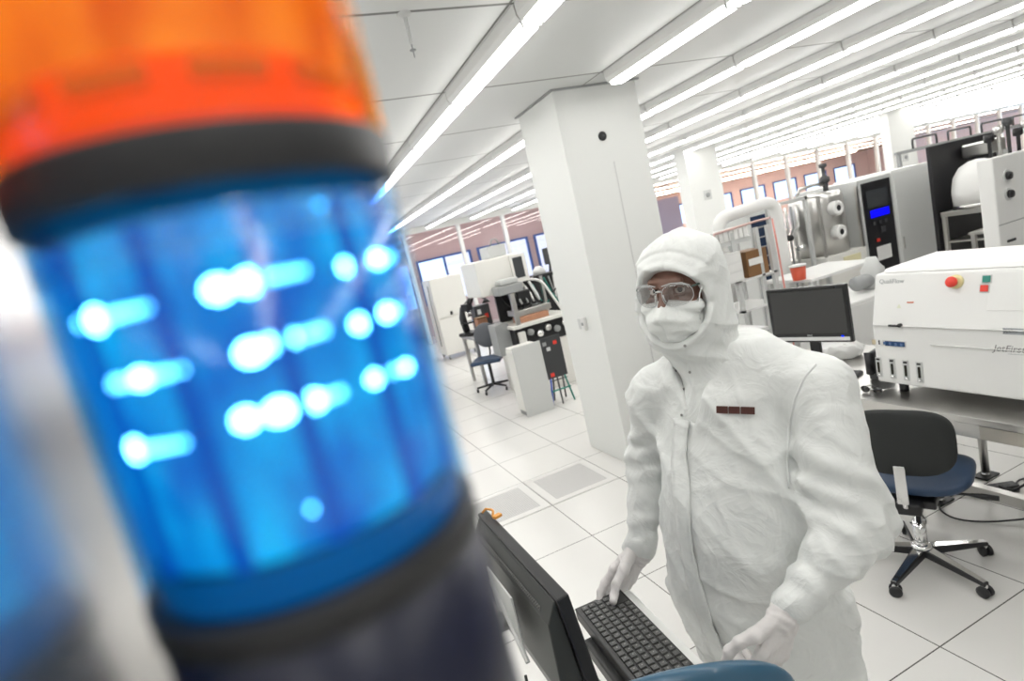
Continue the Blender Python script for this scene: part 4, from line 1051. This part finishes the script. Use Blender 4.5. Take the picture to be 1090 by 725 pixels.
# ------------------------------------------------------------------ equipment behind the bench
def cabinet(name, lab, cat, x0, x1, y0, y1, z1, m, doors=1, group=None):
    t = thing(name, lab, cat, ((x0+x1)/2, (y0+y1)/2, 0), 0, group)
    hx, hy = (x1-x0)/2, (y1-y0)/2
    obj('body', B(((-hx, -hy, .04), (hx, hy, z1))), m, t, bevel=.012)
    obj('plinth', B(((-hx+.02, -hy+.02, 0), (hx-.02, hy-.02, .04))), DGREY, t)
    return t, hx, hy
t, hx, hy = cabinet('rack_cabinet', 'light grey rack cabinet with a black panel and blue display', 'cabinet', 6.52, 7.12, 5.0, 5.9, 1.81, LGREY)
pn = obj('black_panel', B(((-hx+.06, -hy-.012, .12), (hx-.05, -hy-.0005, 1.76))), BLACK, t)
pn.name = 'front_panel'
obj('display', B(((-hx+.11, -hy-.02, 1.45), (hx-.12, -hy-.0125, 1.66))), mat('screen_slate', (.05, .055, .06), .25), pn)
obj('blue_readout', B(((-hx+.15, -hy-.021, 1.33), (hx-.13, -hy-.0125, 1.42))), BLUES, pn)
obj('control_button', B(*[((-.12+.1*i, -hy-.02, 1.24), (-.08+.1*i, -hy-.0125, 1.28)) for i in range(3)], ((.0, -hy-.022, 1.13), (.07, -hy-.0125, 1.2))), DGREY, pn)
obj('red_lamp', B(((-.10, -hy-.02, 1.03), (-.05, -hy-.0125, 1.07))), RED, pn)
obj('paper_label', B(((-.12, -hy-.016, .80), (.13, -hy-.0125, .97))), PAPER, pn)
t, hx, hy = cabinet('tall_cabinet', 'plain pale grey tall cabinet right of the black-fronted rack', 'cabinet', 7.125, 7.86, 5.0, 5.8, 1.83, WALLW)
obj('door', B(((-hx+.02, -hy-.015, .08), (hx-.02, -hy-.0005, 1.80))), WALLW, t, bevel=.004)
obj('door_handle', B(((-hx+.05, -hy-.03, .85), (-hx+.065, -hy-.0155, 1.0))), STEEL, t)
# vacuum chamber on a white base
t = thing('vacuum_chamber', 'stainless vacuum chamber with two round portholes on a white base', 'vacuum chamber', (6.20, 5.30, 0))
obj('base_cabinet', B(((-.38, -.35, .0), (.28, .35, 1.03))), CREAM, t, bevel=.01)
obj('yellow_label', B(((-.12, -.36, .90), (.16, -.3505, .98))), mat('label_yellow', (.75, .70, .45), .6), t)
obj('chamber_body', lathe([(.30, 1.031), (.30, 1.70), (.27, 1.76), (.001, 1.78)], 48, c=(-.03, 0, 0)), STEEL, t, smooth=True)
for z in (1.28, 1.56):
    p = obj('porthole', lathe([(.085, -.36), (.085, -.28), (.001, -.28)], 28, c=(-.10, 0, z), axis='y', cap=False), WHITE, t, smooth=True)
    obj('porthole_ring', lathe([(.085, -.36), (.080, -.37), (.036, -.37), (.034, -.355)], 28, c=(-.10, 0, z), axis='y', cap=False), WHITE, p, smooth=True)
    obj('porthole_glass', lathe([(.036, -.36), (.036, -.365), (.001, -.366)], 24, c=(-.10, 0, z), axis='y'), BLACK, p)
for x in (-.37, .25): obj('frame_post', B(((x, -.34, 1.031), (x+.03, -.31, 1.75))), STEEL, t)
obj('valve', lathe([(.03, 1.77), (.03, 1.86), (.06, 1.88), (.06, 1.93), (.02, 1.96), (.02, 2.05), (.045, 2.06), (.045, 2.10)], 16, c=(.18, 0, 0)), DGREY, t, smooth=True)
obj('top_pipe', T([(-.3, .0, 1.80), (-.25, 0, 1.86), (.0, 0, 1.88), (.15, 0, 1.86)], .02, 8), STEEL, t, smooth=True)
t = thing('gas_line_rack', 'open frame of grey tubes and valves left of the portholed chamber', 'pipe rack', (5.45, 5.3, 0))
obj('frame', B(*[((x, y, 0), (x+.04, y+.04, 1.78)) for x in (-.30, .28) for y in (-.25, .2)], ((-.30, -.25, 1.74), (.32, -.21, 1.78)), ((-.30, -.25, .9), (.32, -.21, .94)), ((-.30, .2, 1.74), (.32, .24, 1.78))), LGREY, t)
obj('back_panel', B(((-.26, .15, .2), (.28, .17, 1.72))), GREY, t)
for i in range(6):
    x = -.2+.085*i; obj('gas_tube', T([(x, -.1, .5), (x, -.1, 1.3+.05*(i % 3)), (x+.05, -.12, 1.45), (x+.05, -.12, 1.70)], .013+.004*(i % 2), 8), STEEL if i % 2 else GREY, t, smooth=True)
for i in range(3): obj('valve', lathe([(.035, -.05), (.035, .02), (.02, .05)], 12, c=(-.12+.16*i, -.16, 1.2+.15*(i % 2)), axis='y'), BLACK if i % 2 else CHROME, t, smooth=True)
t, hx, hy = cabinet('server_rack', 'narrow rack with dark blue glass front behind the white pipe', 'cabinet', 4.86, 5.12, 5.05, 5.6, 1.74, LGREY)
pn = obj('glass_door', B(((-hx+.03, -hy-.01, .2), (hx-.02, -hy-.0005, 1.70))), mat('glass_navy', (.015, .03, .07), .15), t)
obj('shelf_strip', B(*[((-hx+.05, -hy-.012, .9+.11*i), (hx-.04, -hy-.0102, .915+.11*i)) for i in range(7)]), GREY, pn)
# white bent exhaust pipe
def bend(pts, r=.12, n=6):
    P = [Vector([float(c) for c in p]) for p in pts]; Q = [P[0]]
    for i in range(1, len(P)-1):
        a = P[i]+(P[i-1]-P[i]).normalized()*r; b = P[i]+(P[i+1]-P[i]).normalized()*r
        for k in range(n+1):
            u = k/n; Q.append(a*(1-u)**2+P[i]*2*u*(1-u)+b*u*u)
    Q.append(P[-1]); return Q
t = thing('exhaust_pipe', 'thick white bent pipe shaped like an arch behind the operator', 'pipe', (4.2, 4.6, 0))
a, b, c, d = ony(768, 262, 4.6), ony(762, 234, 4.6), ony(824, 213, 4.6), ony(836, 300, 4.6)
rl = lambda p: (p[0]-4.2, p[1]-4.6, p[2])
obj('pipe', T(bend([(rl(b)[0]+.02, 0, .9), rl(b), rl(c), (rl(c)[0]+.03, 0, .02)], .16), .062, 18), WHITE, t, smooth=True)
obj('pipe_flange', lathe([(.09, .0), (.09, .02)], 24, c=(rl(c)[0]+.03, 0, 0)), LGREY, t); obj('pipe_flange', lathe([(.09, .88), (.09, .90)], 24, c=(rl(b)[0]+.02, 0, 0)), LGREY, t)
obj('pipe_stand', B(((rl(b)[0]-.01, -.02, 0), (rl(b)[0]+.05, .02, .88))), LGREY, t)
# instrument stack left of the pipe
t = thing('instrument_cart', 'open cart with white folders, a brown box and grey posts behind the operator', 'cart', (3.85, 4.2, 0))
for x in (-.22, .06, .20):
    obj('post', B(((x, -.2, 0), (x+.035, -.165, 1.66-.03*x))), LGREY, t)
for x in (-.22, .20): obj('post', B(((x, .2, 0), (x+.035, .235, 1.66))), LGREY, t)
for z in (.55, .95, 1.22): obj('shelf', B(((-.22, -.2, z), (.235, .235, z+.02))), WHITE, t)
obj('top_rail', T([(-.42, -.21, 1.60), (-.40, -.21, 1.69), (.05, -.21, 1.71), (.24, -.21, 1.71)], .010, 8), mat('rail_pink', (.60, .40, .37), .5), t, smooth=True)
obj('top_shelf', B(((-.42, -.19, 1.56), (.02, .1, 1.60))), LGREY, t)
fo = thing('folder_stack', 'row of white folders on the upper shelf behind the operator hood', 'folders', (3.58, 4.1, 1.601))
for i in range(7): obj('folder', B(((-.13+.055*i, -.1, 0), (-.085+.055*i, .12, .10-.008*(i % 3)))), PAPER, fo, bevel=.003)
bx = thing('brown_box', 'brown box with a white label on the cart shelf', 'box', (3.78, 4.12, 1.241))
obj('carton', B(((-.02, -.12, 0), (.22, .10, .23))), BROWN, bx, bevel=.004); obj('paper_label', B(((.0, -.123, .10), (.16, -.1205, .16))), PAPER, bx)
pb_ = thing('drawer_box', 'white drawer box beside the brown box behind the operator', 'box', (3.55, 4.1, 1.241))
obj('case', B(((-.15, -.13, 0), (.13, .10, .26))), WHITE, pb_, bevel=.004); obj('drawer', B(*[((-.13, -.136, .02+.08*i), (.11, -.1305, .08+.08*i)) for i in range(3)]), PAPER, pb_)
rc = obj('red_tube', T([(4.10, 3.98, 1.70), (4.105, 3.975, 1.5), (4.11, 3.97, 1.0), (4.11, 3.97, .004)], .008, 6), mat('tube_pinkred', (.75, .30, .26), .4), None, smooth=True)
tag(rc, 'thin red tube running down the grey post behind the operator', 'tube')
bs = thing('small_monitor', 'monitor with a plain bright blue screen beside the operator hood', 'monitor', (3.05, 3.60, .95), .1)
a, b = ony(766, 289, 3.85), ony(783, 322, 3.85)
obj('bezel', B(((-.24, 0, .16), (.125, .04, .49))), DGREY, bs, bevel=.005); obj('screen', B(((-.225, -.002, .18), (.10, .0005, .47))), BLUES, bs)
obj('stand', B(((-.07, .01, .01), (.03, .035, .16)), ((-.13, -.06, .0005), (.09, .10, .012))), DGREY, bs)
sd = thing('side_table', 'white side table carrying the blue-screened monitor', 'table', (3.05, 3.62, 0))
obj('table_top', B(((-.35, -.22, .92), (.25, .22, .9495))), WHITE, sd, bevel=.003)
for x in (-.31, .21):
    for y in (-.18, .18): obj('leg', B(((x-.02, y-.02, 0), (x+.02, y+.02, .92))), LGREY, sd)
# table with red tub
tb = thing('work_table', 'pale work table with a red tub in front of the vacuum chamber', 'table', (4.75, 4.15, 0))
obj('table_top', B(((-.42, -.28, 1.06), (.45, .28, 1.09))), WHITE, tb, bevel=.004)
for x in (-.38, .4):
    for y in (-.24, .24): obj('leg', B(((x-.02, y-.02, 0), (x+.02, y+.02, 1.06))), LGREY, tb)
obj('under_shelf', B(((-.36, -.25, .45), (.42, .25, .47))), LGREY, tb)
p = ony(849, 284, 4.0)
cp = thing('red_tub', 'small red tub with a white lid on the pale work table', 'tub', (p[0], 4.0, 1.0905))
obj('tub', lathe([(.055, 0), (.068, .125), (.062, .125), (.05, .01), (.001, .01)], 28, cap=False), mat('tub_red', (.62, .09, .04), .45), cp, smooth=True)
obj('lid', lathe([(.074, .125), (.074, .14), (.001, .143)], 28), WHITE, cp, smooth=True)
for i, (px_2, lab) in enumerate(((868, 'dark instrument box on the shelf below the work table'),)):
    q = thing('instrument_box', lab, 'instrument', (4.9, 4.3, .471)); obj('case', B(((-.25, -.15, 0), (.22, .15, .3))), DGREY, q, bevel=.01); obj('knob', lathe([(.02, -.15), (.02, -.18), (.001, -.181)], 14, c=(.1, 0, .2), axis='y'), CHROME, q)
# white desk row behind the bench (pale mass between monitor and processor)
t, hx, hy = cabinet('low_cabinet', 'low white cabinet behind the dark monitor and the processor', 'cabinet', 3.95, 5.2, 3.25, 3.75, .95, WHITE)
for i in range(2): obj('door', B(((-hx+.03+.61*i, -hy-.012, .08), (-hx+.61+.61*i, -hy-.0005, .92))), WHITE, t, bevel=.003)
pp = thing('pump', 'grey cylindrical pump on the low white cabinet', 'pump', (4.55, 3.45, .9505))
obj('body', lathe([(.09, 0), (.09, .16), (.06, .20), (.04, .26)], 24), LGREY, pp, smooth=True); obj('motor', lathe([(.06, -.22), (.06, .0)], 20, c=(0, 0, .08), axis='x'), GREY, pp, smooth=True)
# bell jar coater
t = thing('bell_jar_coater', 'white domed coater in a dark frame with steel shelves', 'coating machine', (7.35, 4.10, 0))
obj('dark_back', B(((-.42, .30, .4), (.78, .34, 2.0))), BLACK, t)
obj('dome', lathe([(.24, 1.30), (.245, 1.45), (.22, 1.60), (.16, 1.70), (.07, 1.75), (.001, 1.76)], 40, c=(-.16, 0, 0)), WHITE, t, smooth=True)
obj('dome_ring', lathe([(.245, 1.26), (.245, 1.30), (.22, 1.305)], 40, c=(-.16, 0, 0)), STEEL, t, smooth=True)
obj('steel_deck', B(((-.38, -.25, 1.20), (.66, .29, 1.255))), STEEL, t, bevel=.004)
obj('steel_hood', B(((.02, -.05, 1.78), (.30, .25, 1.93))), STEEL, t, bevel=.02)
obj('duct', T(bend([(.5, .1, 1.3), (.5, .1, 1.7), (.42, .1, 1.92)], .08), .05, 14), LGREY, t, smooth=True)
obj('knob', lathe([(.03, -.27), (.03, -.31), (.001, -.312)], 16, c=(.18, 0, 1.15), axis='y'), BLACK, t)
for x in (-.36, .63):
    for y in (-.22, .26): obj('leg', B(((x-.02, y-.02, 0), (x+.02, y+.02, 1.2))), STEEL, t)
obj('lower_shelf', B(((-.36, -.22, .55), (.64, .28, .58)), ((-.36, -.22, .90), (.64, .28, .92))), STEEL, t)
cw = thing('wrapped_parts', 'white wrapped parts lying on the steel deck of the domed coater', 'package', (7.50, 3.93, 1.2555))
obj('bundle', lathe([(.001, -.22), (.05, -.2), (.07, -.05), (.055, .05), (.075, .15), (.001, .22)], 16, c=(0, 0, .074), axis='x'), PAPER, cw, smooth=True)
t = thing('steel_cart', 'steel cart with bottles in front of the domed coater', 'cart', (6.55, 3.45, 0))
obj('table_top', B(((-.35, -.22, 1.08), (.42, .22, 1.105))), STEEL, t)
for x in (-.32, .39):
    for y in (-.19, .19): obj('leg', B(((x-.018, y-.018, 0), (x+.018, y+.018, 1.08))), STEEL, t)
for z in (.62, .88): obj('shelf', B(((-.32, -.19, z), (.39, .19, z+.018))), STEEL, t)
for i, (x, h_, r_, lab) in enumerate(((6.48, .17, .035, 'leftmost white bottle on the steel cart'), (6.66, .15, .03, 'middle white bottle on the steel cart'), (6.86, .15, .03, 'rightmost white bottle on the steel cart'))):
    q = thing('bottle', lab, 'bottle', (x, 3.40, 1.1055)); obj('body', lathe([(r_, 0), (r_, h_*.7), (r_*.4, h_*.85), (r_*.4, h_)], 18), PAPER, q, smooth=True); obj('cap', lathe([(r_*.5, h_+.0003), (r_*.5, h_+.02)], 14), WHITE if i else LGREY, q)
t, hx, hy = cabinet('control_cabinet', 'white control cabinet with two black dials at the right edge', 'cabinet', 5.46, 6.2, 3.0, 3.12, 1.79, WHITE)
for z in (1.62, 1.47):
    d_ = obj('dial', lathe([(.05, -hy-.012), (.05, -hy-.0005)], 24, c=(-.21, 0, z), axis='y'), LGREY, t); obj('dial_knob', lathe([(.03, -hy-.035), (.035, -hy-.0125)], 20, c=(-.21, 0, z), axis='y'), BLACK, d_, smooth=True)
obj('panel_joint', B(((-hx+.002, -hy-.002, 1.235), (hx-.002, -hy-.0005, 1.243))), GREY, t); obj('slot_handle', B(((-.28, -hy-.008, 1.08), (-.17, -hy-.0005, 1.10))), BLACK, t)
pk = thing('roof_instruments', 'dark pipework and small gauges on top of the control cabinet', 'pipework', (5.85, 3.07, 1.7905))
for i in range(5):
    x = -.28+.13*i; obj('pipe', lathe([(.014, 0), (.014, .12+.05*(i % 3)), (.035, .13+.05*(i % 3)), (.035, .19+.05*(i % 3))], 12, c=(x, .0, 0)), [BLACK, STEEL, DGREY][i % 3], pk, smooth=True)
fr = thing('pipe_frame', 'dark square pipe frames above the domed coater', 'frame', (11.2, 6.6, 0))
obj('rail', B(((-1.6, 0, 2.0), (2.2, .05, 2.05))), GREY, fr)
for i in range(4): obj('hoop', T(bend([(-1.2+.9*i, 0, 2.05), (-1.2+.9*i, 0, 2.2), (-.6+.9*i, 0, 2.2), (-.6+.9*i, 0, 2.05)], .04, 3), .018, 6), DGREY, fr, smooth=True)
for x in (-1.55, 2.15): obj('post', B(((x, 0, 0), (x+.05, .05, 2.0))), GREY, fr)

# ------------------------------------------------------------------ left background
t = thing('storage_cabinet', 'tall cream two-door storage cabinet on castors in the left background', 'cabinet', (3.12, 12.0, 0))
obj('body', B(((-.34, -.28, .10), (.36, .35, 1.72))), CREAM, t, bevel=.01)
obj('door', B(((-.33, -.30, .90), (.35, -.2805, 1.70))), CREAM, t, bevel=.006); obj('door', B(((-.33, -.30, .13), (.35, -.2805, .86))), CREAM, t, bevel=.006)
obj('latch', B(((-.06, -.315, .92), (-.01, -.3005, .99))), BLACK, t)
for x in (-.28, .30):
    for y in (-.22, .28): obj('castor', lathe([(.045, -.015), (.045, .015)], 14, c=(x, y, .046), axis='x'), GREY, t)
obj('side_cables', T([(-.35, -.1, 1.6), (-.37, -.12, 1.2), (-.36, -.1, .8), (-.37, -.12, .3)], .012, 6), GREY, t, smooth=True)
dk = thing('lab_desk', 'grey-topped desk with a steel frame in the left background', 'desk', (2.95, 8.75, 0))
obj('desk_top', B(((-.50, -.35, .74), (.55, .35, .775))), mat('desk_grey', (.42, .42, .44), .4), dk, bevel=.004)
for x in (-.46, .51):
    for y in (-.31, .31): obj('leg', B(((x-.025, y-.025, 0), (x+.025, y+.025, .74))), STEEL, dk)
def office_chair(lab, x, y, rz):
    t = thing('office_chair', lab, 'chair', (x, y, 0), rz)
    obj('seat', B(((-.23, -.22, .44), (.23, .22, .50))), NAVY, t, bevel=.03, segs=3); bm = bmesh.new(); bmesh.ops.create_uvsphere(bm, u_segments=24, v_segments=14, radius=1.)
    for v in bm.verts: v.co = (v.co.x*.19, v.co.y*.04-.24, v.co.z*.19+.80)
    obj('backrest', bm, mat('chair_grey', (.14, .15, .17), .6), t, smooth=True); obj('back_bar', T([(0, -.26, .75), (0, -.27, .55), (0, -.1, .42)], .014, 8), BLACK, t, smooth=True)
    obj('gas_lift', lathe([(.025, .08), (.025, .44)], 14), BLACK, t)
    for k in range(5):
        a = 2*PI*k/5; lg = obj('base_leg', T([(0, 0, .10), (.26*math.cos(a), .26*math.sin(a), .07)], [.022, .014], 8), BLACK, t); obj('castor', lathe([(.028, -.012), (.028, .012)], 12, c=(.26*math.cos(a), .26*math.sin(a), .029), axis='x'), BLACK, lg)
    return t
c1 = onz(524, 416, 0)
office_chair('small blue office chair at the desk in the left background', c1[0]+.05, c1[1], 2.6)
# microscopes and dark instruments on the desk and behind
def microscope(lab, x, y, z, rz, s=1.):
    t = thing('microscope', lab, 'microscope', (x, y, z), rz); t.scale = (s, s, s)
    obj('base', B(((-.12, -.14, 0), (.12, .16, .05))), BLACK, t, bevel=.01); obj('arm', T([(0, .12, .05), (0, .14, .25), (0, .08, .40), (0, -.03, .42)], [.04, .045, .04, .035], 10), DGREY, t, smooth=True)
    obj('head', B(((-.05, -.10, .36), (.05, .05, .46))), BLACK, t, bevel=.01); obj('stage', B(((-.10, -.12, .18), (.10, .08, .205))), BLACKG, t)
    for s_ in (-1, 1): obj('eyepiece', T([(s_*.03, -.08, .44), (s_*.03, -.17, .53)], .018, 10), BLACK, t, smooth=True)
    for k in range(3): obj('objective', T([(-.03+.03*k, -.04, .36), (-.03+.03*k, -.05, .27)], .012, 8), CHROME, t, smooth=True)
    return t
microscope('black microscope on the grey desk nearest the storage cabinet', 2.58, 8.85, .776, .4, 1.1)
microscope('black microscope on the grey desk beside the bonding machine', 3.15, 8.55, .776, -.5, 1.2)
t = thing('instrument_box', 'dark instrument with a red mark between the two microscopes', 'instrument', (2.86, 9.0, .776)); obj('case', B(((-.13, -.1, 0), (.13, .14, .42))), DGREY, t, bevel=.01); obj('red_mark', B(((.02, -.104, .2), (.08, -.1005, .27))), RED, t); obj('white_mark', B(((-.09, -.104, .28), (-.03, -.1005, .36))), PAPER, t)
bo_ = thing('boom_lamp', 'dark jointed boom lamp rising from the desk behind the small chair', 'lamp', (2.60, 9.02, .7755))
obj('boom_base', lathe([(.08, 0), (.08, .02), (.02, .03)], 18), BLACK, bo_); obj('boom_arm', T([(0, 0, .03), (-.03, 0, .45), (.18, -.05, .62), (.36, -.1, .50)], .016, 8), DGREY, bo_, smooth=True); obj('lamp_head', lathe([(.03, .0), (.07, -.06), (.065, -.06), (.001, -.03)], 16, c=(.36, -.1, .50)), BLACK, bo_, smooth=True)
for x, y, w_, h_, m1, lab in ((2.95, 8.50, .10, .13, BLACK, 'low black instrument box at the front edge of the grey desk'), (3.36, 8.95, .12, .50, DGREY, 'tall dark instrument box at the right end of the grey desk')):
    q = thing('instrument_box', lab, 'instrument', (x, y, .7755)); obj('case', B(((-w_, -.08, 0), (w_, .10, h_))), m1, q, bevel=.01)
    obj('display', B(((-w_*.6, -.084, h_*.55), (w_*.2, -.0805, h_*.85))), mat('screen_slate', (.05, .055, .06), .25), q); obj('knob', lathe([(.018, -.08), (.018, -.105), (.001, -.106)], 12, c=(w_*.6, 0, h_*.6), axis='y'), CHROME, q)
# bonding machine
t = thing('bonding_machine', 'large white bonding machine with a dark screen and an open steel work bay', 'lab machine', (2.85, 7.4, 0))
obj('upper_housing', B(((-.47, -.10, 1.42), (.16, .55, 1.90))), CREAM, t, bevel=.02)
obj('hood_box', B(((-.20, .0, 1.901), (.06, .35, 2.06))), LGREY, t, bevel=.01); obj('hood_handle', T([(-.16, -.01, 2.06), (-.12, -.01, 2.14), (-.06, -.01, 2.14), (-.02, -.01, 2.06)], .012, 6), GREY, t, smooth=True)
obj('screen_panel', B(((.02, -.14, 1.50), (.25, -.1005, 1.88))), CREAM, t, bevel=.006); obj('dark_screen', B(((.055, -.145, 1.56), (.195, -.1405, 1.84))), mat('screen_slate', (.05, .055, .06), .25), t)
obj('grey_cover', B(((-.32, -.36, 1.40), (.04, -.101, 1.52))), GREY, t, bevel=.02); obj('grey_cover', B(((-.26, -.34, 1.525), (.0, -.12, 1.60))), mat('cover_light', (.55, .56, .55), .5), t, bevel=.02)
obj('steel_post', B(((-.18, -.38, .92), (-.12, -.33, 1.40))), STEEL, t); obj('steel_post', B(((.5, .1, .92), (.54, .14, 1.5))), STEEL, t)
obj('work_deck', B(((-.25, -.42, .93), (.62, .45, .975))), CREAM, t, bevel=.006)
obj('steel_bay', B(((-.08, -.25, 1.06), (.42, .15, 1.14))), STEEL, t, bevel=.006)
obj('copper_block', B(((-.1, -.30, .976), (.34, -.05, 1.055))), TAN, t, bevel=.01)
obj('dark_bay', B(((-.15, .30, .98), (.6, .34, 1.50)), ((-.22, -.34, .66), (.60, .40, .925))), BLACK, t)
for i in range(6): obj('fitting', lathe([(.045, -.39), (.045, -.345), (.02, -.342)], 14, c=(-.14+.13*i, 0, .79+.05*(i % 2)), axis='y'), [STEEL, GREY, CHROME][i % 3], t, smooth=True)
for i in range(6): obj('cable', T(arc((-.10+.11*i, .28, 1.40), (.02+.09*i, -.1, 1.16), .10+.02*(i % 3), 8), .010, 6), [BLACK, DGREY, BLACK, GREY, BLACK, GREEN][i], t, smooth=True)
obj('optics_head', B(((.06, -.02, 1.18), (.26, .2, 1.38))), BLACK, t, bevel=.02)
for i in range(5): obj('bay_arm', T([(-.05+.11*i, .25, 1.45), (-.02+.10*i, .05, 1.38-.03*i), (.0+.09*i, -.05, 1.2)], [.02, .026, .014], 8), [STEEL, LGREY, GREY][i % 3], t, smooth=True)
obj('white_hose', T(bend([(.22, -.05, 1.52), (.42, -.1, 1.46), (.60, -.12, 1.05), (.66, -.12, .9)], .1), .018, 8), WHITE, t, smooth=True)
obj('base_frame', B(((-.22, -.33, 0), (.58, .38, .655))), CREAM, t, bevel=.01)
obj('lower_grey_panel', B(((-.42, -.18, .60), (-.225, .1, 1.02))), GREY, t)
obj('pump_box', B(((-.19, -.42, .70), (-.1, -.345, .88))), CREAM, t, bevel=.01)
cb_ = thing('copper_box', 'copper-brown box on the desk left of the bonding machine', 'box', (2.66, 8.48, .7755))
obj('block', B(((-.08, -.08, 0), (.08, .08, .26))), TAN, cb_, bevel=.006); obj('lid', B(((-.085, -.085, .2605), (.085, .085, .28))), BROWN, cb_)
bt = thing('dark_instruments', 'dark instrument tower with a small screen behind the bonding machine', 'instrument', (3.66, 8.0, 0))
obj('frame', B(((-.22, -.2, 0), (.2, .2, 1.50))), BLACK, bt, bevel=.02); obj('screen', B(((-.05, -.24, 1.62), (.20, -.2, 1.86))), DGREY, bt, bevel=.005); obj('arm', T([(.06, -.1, 1.5), (.06, -.18, 1.7)], .02, 8), DGREY, bt); obj('white_head', lathe([(.1, 1.501), (.1, 1.56), (.04, 1.62)], 18, c=(-.1, -.05, 0)), WHITE, bt, smooth=True)
for i in range(5): obj('cable', T(arc((-.2+.08*i, -.21, 1.45), (.15-.05*i, -.23, .9+.08*i), .08, 8), .012, 6), [DGREY, GREEN, GREY, WHITE, BLACK][i], bt, smooth=True)
# low cabinet end panel and the leaning dark board
t = thing('end_cabinet', 'low pale grey cabinet whose end panel faces the camera beside the column', 'cabinet', (2.42, 6.6, 0))
obj('end_panel', B(((-.19, -.40, .0), (.17, -.375, .848))), LGREY, t, bevel=.003); obj('body', B(((-.17, -.3745, .05), (.15, -.12, .83))), CREAM, t, bevel=.004)
obj('door', B(((-.185, -.36, .09), (-.1705, -.14, .80))), CREAM, t); obj('base_bar', B(((-.165, -.30, 0), (-.145, -.13, .049)), ((.12, -.30, 0), (.14, -.13, .049))), GREY, t)
t = thing('notice_board', 'dark grey board with stickers hanging on a stool-like metal stand', 'board', (2.78, 6.31, 0))
sh = Matrix(((1, 0, 0, 0), (0, 1, 0, 0), (0, 0, 1, 0), (0, 0, 0, 1)))
obj('board', B(((-.175, -.01, .33), (.125, .01, .845))), mat('board_dark', (.04, .042, .045), .6), t, bevel=.008)
for x, z, mm, nm in ((-.10, .77, GREY, 'sticker'), (.04, .76, RED, 'red_sticker'), (-.06, .70, LGREY, 'sticker'), (-.08, .38, RED, 'red_sticker')): obj(nm, B(((x-.025, -.014, z-.025), (x+.025, -.0105, z+.02))), mm, t)
for x, mm in ((-.14, mat('leg_blue', (.04, .10, .5), .3)), (-.03, DGREY), (.10, GREEN)):
    obj('leg', T([(x*.8, 0, .34), (x*1.25, -.04, .002)], .012, 8), mm, t, smooth=True); obj('leg', T([(x*.8, .03, .60), (x*1.25, .2, .002)], .012, 8), DGREY, t, smooth=True)
obj('rung', T([(-.15, -.02, .18), (.12, -.02, .18)], .010, 8), GREEN, t); obj('rung', T([(-.13, .0, .30), (.11, 0, .30)], .008, 8), DGREY, t)
SC.view_settings.view_transform = 'Standard'; SC.view_settings.look = 'None'; SC.view_settings.gamma = 1; SC.view_settings.use_curve_mapping = False
SC.view_settings.exposure = EXPO
SC.cycles.use_denoising = True
SC.cycles.max_bounces = 10; SC.cycles.transparent_max_bounces = 24; SC.cycles.sample_clamp_indirect = 6
